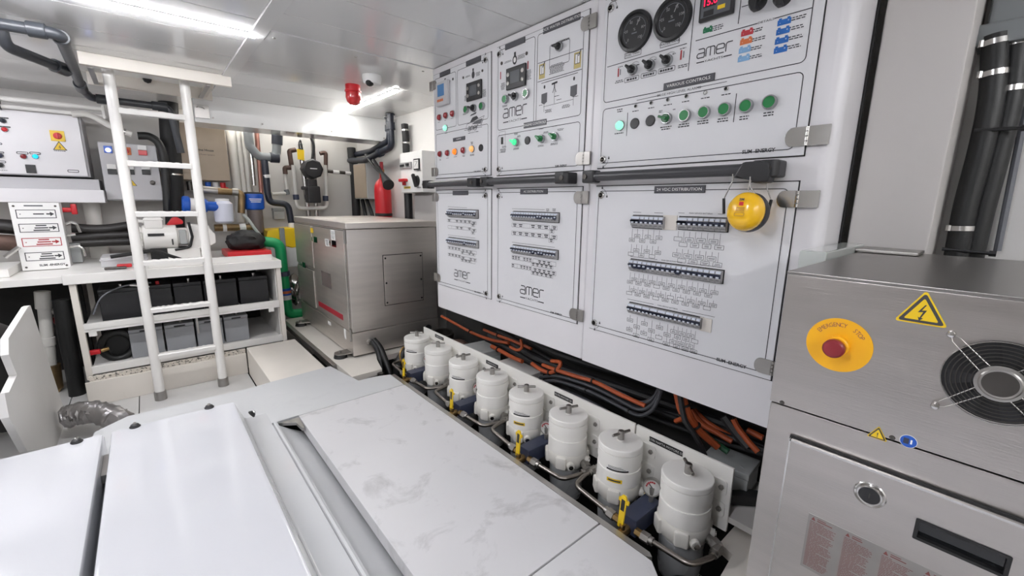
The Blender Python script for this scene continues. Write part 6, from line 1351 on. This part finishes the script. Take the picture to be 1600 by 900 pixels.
bm = BM(); cyl(bm, (0.2169,3.98,0.9557), (0.2653,3.98,0.9514), .062, seg=24, bev=.01); obj('motor_end', bm, 'blue', t)
bm = BM(); cyl(bm, (0.2615,3.98,0.9513), (0.3343,3.98,0.947), .050, seg=24); obj('motor_label', bm, 'paper', t)
bm = BM(); cyl(bm, (0.3265,3.98,0.947), (0.3692,3.98,0.9424), .068, .045, seg=24); cyl(bm, (0.3613,3.98,0.9424), (0.4576,3.98,0.9379), .036, seg=20, bev=.006); obj('pump_nose', bm, 'blue', t)
pipe('pump_outlet', 'dull brass outlet pipe with pale joints behind the white pump', [(0.4081,4.1,0.772), (0.6716,4.1,0.7697)], .028, 'bronze', 0, sleeves=(((0.4629,4.1,0.7704), (0.4886,4.1,0.7697)), ((0.5764,4.1,0.7697), (0.6214,4.1,0.7711))), sr=1.1, sm='paper')
bm = BM(); tube(bm, spline([(0.5985,4,0.8779), (0.6298,4,0.8371), (0.6678,4,0.7646), (0.7154,4,0.6849)]), .012, 10); tag(obj('clear_hose', bm, 'clear_plastic'), 'clear hose slanting down from the brass line', 'hose')
# green pipe
t = pipe('green_pipe', 'bright green plastic pipe bending down to the generator', [(0.6012,3.95,0.7138), (0.6504,3.95,0.6708), (0.8288,3.95,0.6409), (0.8405,3.95,0.0278), (0.9632,3.95,0.0193)], .041, 'green_pipe', .07)
for a, b in (((0.7725,3.95,0.6491), (0.8293,3.95,0.6195)), ((0.8292,3.95,0.5337), (0.8279,3.95,0.4906))): pass
def band(y, hgt, m, r=.046):
    p = Vector((0.8288,3.95,0.6409)).lerp(Vector((0.8405,3.95,0.0278)), (y-380)/111); q = Vector((0.8288,3.95,0.6409)).lerp(Vector((0.8405,3.95,0.0278)), (y+hgt-380)/111); bm = BM(); cyl(bm, p, q, r, seg=20); obj('pipe_band', bm, m, t)
band(423, 7, 'navy_block', .052); band(449, 11, 'blue', .044); band(453, 4, 'orange_icon', .0455); band(460, 7, 'paper', .044)
# yellow topped tank
t = thing('yellow_tank', 'white tank with a yellow lid and grey strap beside the generator', 'tank', (0.8561,4.1,0.4039))
a = Vector((0.7869,4.15,0.4096)); b = Vector((1.0081,4.15,0.6613)); bm = BM(); b2(bm, (a.x, 4.1, a.z), (b.x, 4.3, b.z), I4, 0, .015); obj('body', bm, 'paper', t)
c = Vector((0.745,4.15,0.6511)); d = Vector((1.015,4.15,0.7462)); bm = BM(); prism(bm, [(c.x, c.z-.02), (c.x+.03, d.z-.01), (a.x+.02, d.z), (d.x-.03, d.z+.01), (d.x, d.z-.03), (d.x+.0, c.z-.06), (d.x-.06, c.z-.07), (a.x+.02, c.z-.02)], -.11, .11, plane((0, 4.2, 0), (1, 0, 0), (0, 0, 1)), 0, .008); obj('lid', bm, 'yellow', t)
bm = BM(); b2(bm, (a.x+.075, 4.07, a.z-.002), (a.x+.115, 4.098, d.z+.012), I4, 0, .006); obj('strap', bm, 'pvc_grey', t)
bm = BM(); rd = random.Random(9); c = Vector((0.9109,4,0.2422))
r = bmesh.ops.create_icosphere(bm, subdivisions=3, radius=1, matrix=Matrix.Translation((c.x+.02, 4.04, c.z-.02)) @ Matrix.Diagonal((.05, .05, .14, 1)))
for v in bm.verts: v.co += Vector((rd.uniform(-1, 1), rd.uniform(-1, 1), rd.uniform(-1, 1)))*.012
tag(obj('foil_wrap', bm, 'foil'), 'crumpled foil insulation beside the green pipe', 'insulation')
a = Vector((0.9357,4.35,0.8704)); b_ = jbox((a.x, 4.40, a.z-.05), (.09, .07, .10), 0, 'small grey junction box on the back wall above the yellow lid', 'jb_grey')
# circulator and heating pipes
def vp(label, pts, r, m, rad=.04, **k): return pipe('wall_pipe', label, pts, r, m, rad, **k)
vp('bright steel pipe left of the black circulator', [(1.1679,4.3,0.805), (1.1449,4.3,1.4902)], .021, 'chrome', 0)
vp('second steel pipe behind the black circulator', [(1.2476,4.34,0.8019), (1.2672,4.34,1.5896)], .019, 'chrome', 0)
vp('white pipe bent under the circulator', [(1.0661,4.28,1.3006), (1.0668,4.28,0.9174), (1.3318,4.28,0.9234), (1.3425,4.28,1.3179)], .017, 'pvc_white', .05, sleeves=(((1.0663,4.28,1.0431), (1.0679,4.28,0.9976)), ((1.3252,4.28,1.0365), (1.3247,4.28,0.989))), sr=1.5, sm='navy_block')
vp('short white pipe with dark elbow left of the circulator', [(1.0065,4.34,1.2335), (1.0123,4.34,1.0536), (0.887,4.34,1.0453)], .015, 'pvc_white', .03, sleeves=(((1.0046,4.34,1.0875), (1.0167,4.34,1.0424)),), sr=1.35, sm='pvc_grey')
vp('dark brown pipe group above the white pipes', [(1.0061,4.32,1.2215), (1.0056,4.32,1.2769), (1.0636,4.32,1.2803), (1.0545,4.32,1.4235), (1.1085,4.32,1.439)], .020, 'rust', .015)
vp('dark pipe at the right of the circulator', [(1.3103,4.3,1.4202), (1.3629,4.3,1.4359), (1.3475,4.3,1.2202)], .018, 'rust', .015)
vp('horizontal pipe with pale tape right of the circulator', [(1.3334,4.3,1.2662), (1.5974,4.3,1.2563)], .015, 'steel_dark', 0, sleeves=(((1.4149,4.3,1.2618), (1.4746,4.3,1.2596)), ((1.5293,4.3,1.2588), (1.5911,4.3,1.256))), sr=1.15, sm='paper')
c = Vector((1.209,4.2,1.2717)); t = thing('circulator', 'black circulation pump hanging among steel pipes on the back wall', 'pump', tuple(c))
bm = BM(); cyl(bm, (c.x, 4.18, c.z), (c.x, 4.30, c.z), .088, seg=8, bev=.012); b2(bm, (c.x-.055, 4.2, c.z-.16), (c.x+.03, 4.28, c.z-.09), I4, 0, .01); obj('motor', bm, 'black_plastic', t)
bm = BM(); M = onY(4.179); fr(bm, c.x-.03, c.z-.002, c.x+.03, c.z+.006, M, .001); obj('printed_marks', bm, 'paper', t)
c2 = Vector((1.2028,4.2,1.0454)); bm = BM(); b2(bm, (c2.x-.06, 4.17, c2.z-.075), (c2.x+.05, 4.28, c2.z+.075), I4, 0, .012); b2(bm, (c2.x-.10, 4.19, c2.z+.04), (c2.x-.055, 4.24, c2.z+.07), I4, 0, .008); obj('control_box', bm, 'black_plastic', t)
c = Vector((1.1272,4.22,1.3944)); t = thing('yellow_tag', 'yellow warning tag hanging on the steel pipe', 'tag', tuple(c)); bm = BM(); prism(bm, [(c.x-.03, c.z-.045), (c.x+.025, c.z-.05), (c.x+.03, c.z+.04), (c.x-.03, c.z+.045)], 0, .004, onY(4.24), 0, .001); obj('card', bm, 'yellow', t)
bm = BM(); tube(bm, [(c.x, 4.24, c.z+.04), (c.x-.005, 4.25, c.z+.10), (c.x+.012, 4.26, c.z+.13), (c.x+.02, 4.25, c.z+.04)], .006, 8, 0, .02); obj('cord', bm, 'black_soft', t)
hose('black_lead', [(1.219,4.25,1.5751), (1.2443,4.25,1.4783), (1.2238,4.25,1.3538)], .012, 'black_soft', 'black lead dropping to the circulator from the ceiling')

# ================= right hull wall beyond the switchboard
RX = 1.72
t = thing('grey_switch_box', 'tall grey metal box on the hull wall left of the fire extinguisher', 'box', (1.65, 4.1, 1.01))
bm = BM(); b2(bm, (1.60, 3.95, 1.012), (RX-.002, 4.26, 1.34), I4, 0, .004); obj('body', bm, 'jb_grey', t)
bm = BM(); b2(bm, (1.594, 3.96, 1.02), (1.60, 4.25, 1.332), I4, 0, .002); obj('door', bm, 'tan', t)
for a, b, l in (((1.66,4.2372,1.0054), (1.66,4.1649,0.8326), 'left black cable below the grey switch box'), ((1.66,4.1245,1.0058), (1.66,3.9927,0.8386), 'right black cable below the grey switch box')): hose('black_cable', [a, b, (b[0], b[1]-.02, b[2]-.15)], .018, 'black_soft', l, n=4)
pipe('white_elbow', 'white pipe end below the grey switch box', [(1.66,4.4126,0.9662), (1.66,4.319,0.7952)], .022, 'pvc_white', 0)
ex = Vector((1.62,3.6581,1.0732)); t = thing('fire_extinguisher', 'red fire extinguisher with a black horn strapped to the hull wall', 'extinguisher', (ex.x, ex.y, .75))
zt = (1.62,3.6464,1.1767)[2]; C = Matrix.Translation((ex.x, ex.y, 0)); r = .072
bm = BM(); lathe(bm, [(r*.9, .79), (r, .80), (r, zt-.10), (r*.93, zt-.05), (r*.7, zt-.015), (r*.36, zt+.01), (.018, zt+.02), (.018, zt+.05)], C, 32); b = obj('cylinder', bm, 'red', t)
bm = BM(); lathe(bm, [(r*1.01, .865), (r*1.03, .87), (r*1.03, .885), (r*1.01, .89)], C, 32); obj('strap', bm, 'black_soft', t)
bm = BM(); M = Matrix.Translation((ex.x, ex.y, 0))
def cyl_label(bm, a0, a1, z0, z1, rr, mi, n=8):
    for k in range(n):
        p, q = [math.radians(a0+(a1-a0)*j/n) for j in (k, k+1)]; f = bm.faces.new([bm.verts.new((ex.x+rr*math.cos(g), ex.y+rr*math.sin(g), z)) for g, z in ((p, z0), (q, z0), (q, z1), (p, z1))]); f.material_index = mi
cyl_label(bm, 215, 262, .80, .855, r*1.01, 0)
for k in range(5): cyl_label(bm, 150, 172, .925+k*.022, .931+k*.022, r*1.01, 0, 3)
for k in range(3): cyl_label(bm, 225, 250, .812+k*.013, .816+k*.013, r*1.02, 1, 3)
obj('label', bm, ['paper', 'ink_grey'], b)
bm = BM(); cyl(bm, (ex.x, ex.y, zt+.05), (ex.x, ex.y, zt+.09), .022, seg=14); box(bm, (ex.x-.01, ex.y-.02, zt+.115), (.025, .03, .07), Matrix.Identity(4), 1, .005); obj('valve', bm, ['brass', 'red_dark'], t)
h0, h1 = Vector((1.53,3.4499,1.2233)), Vector((1.5,3.2729,1.1212)); bm = BM(); cyl(bm, h0, h1, .014, .045, 22); obj('horn', bm, 'black_plastic', t)
bm = BM(); tube(bm, spline([tuple(h0), (1.55,3.6074,1.2626), (1.58,3.8192,1.3515), (1.6,3.9487,1.406)]), .011, 10); tube(bm, spline([tuple(h0), (1.56,3.5768,1.2722), (1.6,3.7822,1.356), (1.62,3.9824,1.4156)]), .011, 10); obj('hose', bm, 'black_plastic', t)
# white meter box
MX = 1.60; M = onX(MX)
t = thing('meter_box', 'white box with a meter, red key and black rotary switch on the hull wall', 'box', (1.66, 3.1, 1.06))
y1, y0 = 3.255, 2.905; z0, z1 = 1.064, 1.366
bm = BM(); b2(bm, (MX, y0, z0), (RX-.002, y1, z1), I4, 0, .005); bd = obj('housing', bm, 'paper', t)
bm = BM(); a = (-3.2622,1.2833); b_ = (-3.0495,1.248); b2(bm, (-3.25, 1.248, 0), (-3.06, 1.292, .012), M, 0, .003); b2(bm, (-3.235, 1.262, .012), (-3.17, 1.278, .016), M, 1); b2(bm, (-3.13, 1.262, .012), (-3.09, 1.282, .02), M, 1); obj('breaker_strip', bm, ['breaker_grey', 'black_plastic'], bd)
c = (-2.9775,1.2674); bm = BM(); b2(bm, (c[0]-.045, c[1]-.04, 0), (c[0]+.045, c[1]+.042, .010), M, 0, .004); b2(bm, (c[0]-.034, c[1]-.03, .0095), (c[0]+.034, c[1]+.032, .0115), M, 1); line(bm, (c[0]-.02, c[1]-.015), (c[0]+.02, c[1]+.018), .003, M, .0122, 0); line(bm, (c[0]-.025, c[1]+.02), (c[0]+.025, c[1]+.02), .002, M, .0122, 0); obj('meter', bm, ['black_plastic', 'paper'], bd)
c = (-3.1845,1.1498); bm = BM(); b2(bm, (c[0]-.05, c[1]-.004, 0), (c[0]+.05, c[1]+.02, .035), M, 0, .006); b2(bm, (c[0]-.015, c[1]-.03, .0), (c[0]+.015, c[1]-.004, .02), M, 0, .004); obj('red_key', bm, 'red', bd)
c = (-2.9853,1.149); MM = M @ Matrix.Translation((c[0], c[1], 0)) @ Matrix.Rotation(.5, 4, 'Z'); bm = BM(); lathe(bm, [(.04, 0), (.036, .012), (0, .012)], MM, 24); b2(bm, (-.012, -.05, .010), (.012, .055, .035), MM, 0, .006); obj('rotary_switch', bm, 'black_plastic', bd)
bm = BM(); c = (-3.1447,1.1023); fr(bm, c[0]-.06, c[1]-.008, c[0]+.05, c[1]+.008, M, .0008, 1); micro(bm, (c[0], c[1]), .09, 1, M, .0014, 0, .006); c = (-2.9586,1.0991); micro(bm, (c[0], c[1]), .07, 1, M, .0014, 0, .006); micro(bm, (-2.9506,1.2245), .07, 2, M, .0014, 0, .003); obj('printed_marks', bm, ['ink', 'yellow'], bd)
pipe('black_pipe', 'black vertical pipe below the white meter box', [(1.665, 3.27, 1.06), (1.665, 3.27, .60)], .033, 'black_plastic', 0)
bm = BM(); b2(bm, (1.68, 2.3, .80), (1.715, 3.20, 1.045), I4, 0, .004); tag(obj('wall_panel', bm, 'column_beige'), 'pale panel on the hull wall below the white meter box', 'panel')
# navy pipes in the corner under the ceiling
pipe('navy_pipe', 'front navy pipe dropping from the ceiling by the meter box and bending back', [(1.60, 3.40, 1.685), (1.60, 3.40, 1.43), (1.60, 3.95, 1.36), (1.60, 4.35, 1.38)], .026, 'pipe_navy', .06, sleeves=(((1.60, 3.40, 1.684), (1.60, 3.40, 1.672)), ((1.60, 3.40, 1.62), (1.60, 3.40, 1.56)), ((1.60, 3.60, 1.405), (1.60, 3.66, 1.397))), sr=1.35)
pipe('navy_pipe', 'rear navy pipe dropping from the ceiling beside the beam end', [(1.655, 3.55, 1.685), (1.655, 3.55, 1.50), (1.655, 3.95, 1.44), (1.655, 4.38, 1.44)], .026, 'pipe_navy', .06, sleeves=(((1.655, 3.55, 1.684), (1.655, 3.55, 1.672)), ((1.655, 3.55, 1.62), (1.655, 3.55, 1.57))), sr=1.35)
hose('ribbed_hose', [(1.672, 3.30, 1.60), (1.672, 3.29, 1.50), (1.672, 3.29, 1.38)], .028, 'black_soft', 'short black hose with bright clamps above the meter box', (.3, .75))
hose('dark_corner_hose', [(1.62, 4.34, 1.50), (1.62, 4.33, 1.40), (1.62, 4.30, 1.30), (1.62, 4.31, .7)], .04, 'black_soft', 'dark hose in the corner behind the grey switch box')
# beacon and dome camera on the ceiling
b = Vector((1.0648,2.7678,1.69)); t = thing('alarm_beacon', 'red alarm beacon hanging from the ceiling beside the LED strip', 'beacon', tuple(b)); C = Matrix.Translation((b.x, b.y, CZ)) @ Matrix.Rotation(math.pi, 4, 'X')
bm = BM(); lathe(bm, [(.044, 0), (.044, .03), (.049, .033), (.049, .040), (.044, .042)], C, 28); obj('base', bm, 'red', t)
bm = BM(); lathe(bm, [(.044, .042), (.045, .075), (.038, .098), (.022, .112), (0, .116)], C, 28); obj('lens', bm, 'red_lens', t)
b = Vector((1.0697,2.488,1.69)); t = thing('dome_camera', 'white dome security camera on the ceiling behind the red beacon', 'camera', tuple(b)); C = Matrix.Translation((b.x, b.y, CZ)) @ Matrix.Rotation(math.pi, 4, 'X')
bm = BM(); lathe(bm, [(.052, 0), (.053, .012), (.050, .030), (.046, .045), (.03, .052), (0, .053)], C, 32); obj('housing', bm, 'paper', t)
bm = BM(); ell(bm, (b.x-.022, b.y-.018, CZ-.045), (.023, .023, .020)); obj('lens_dome', bm, 'glass_dark', t)
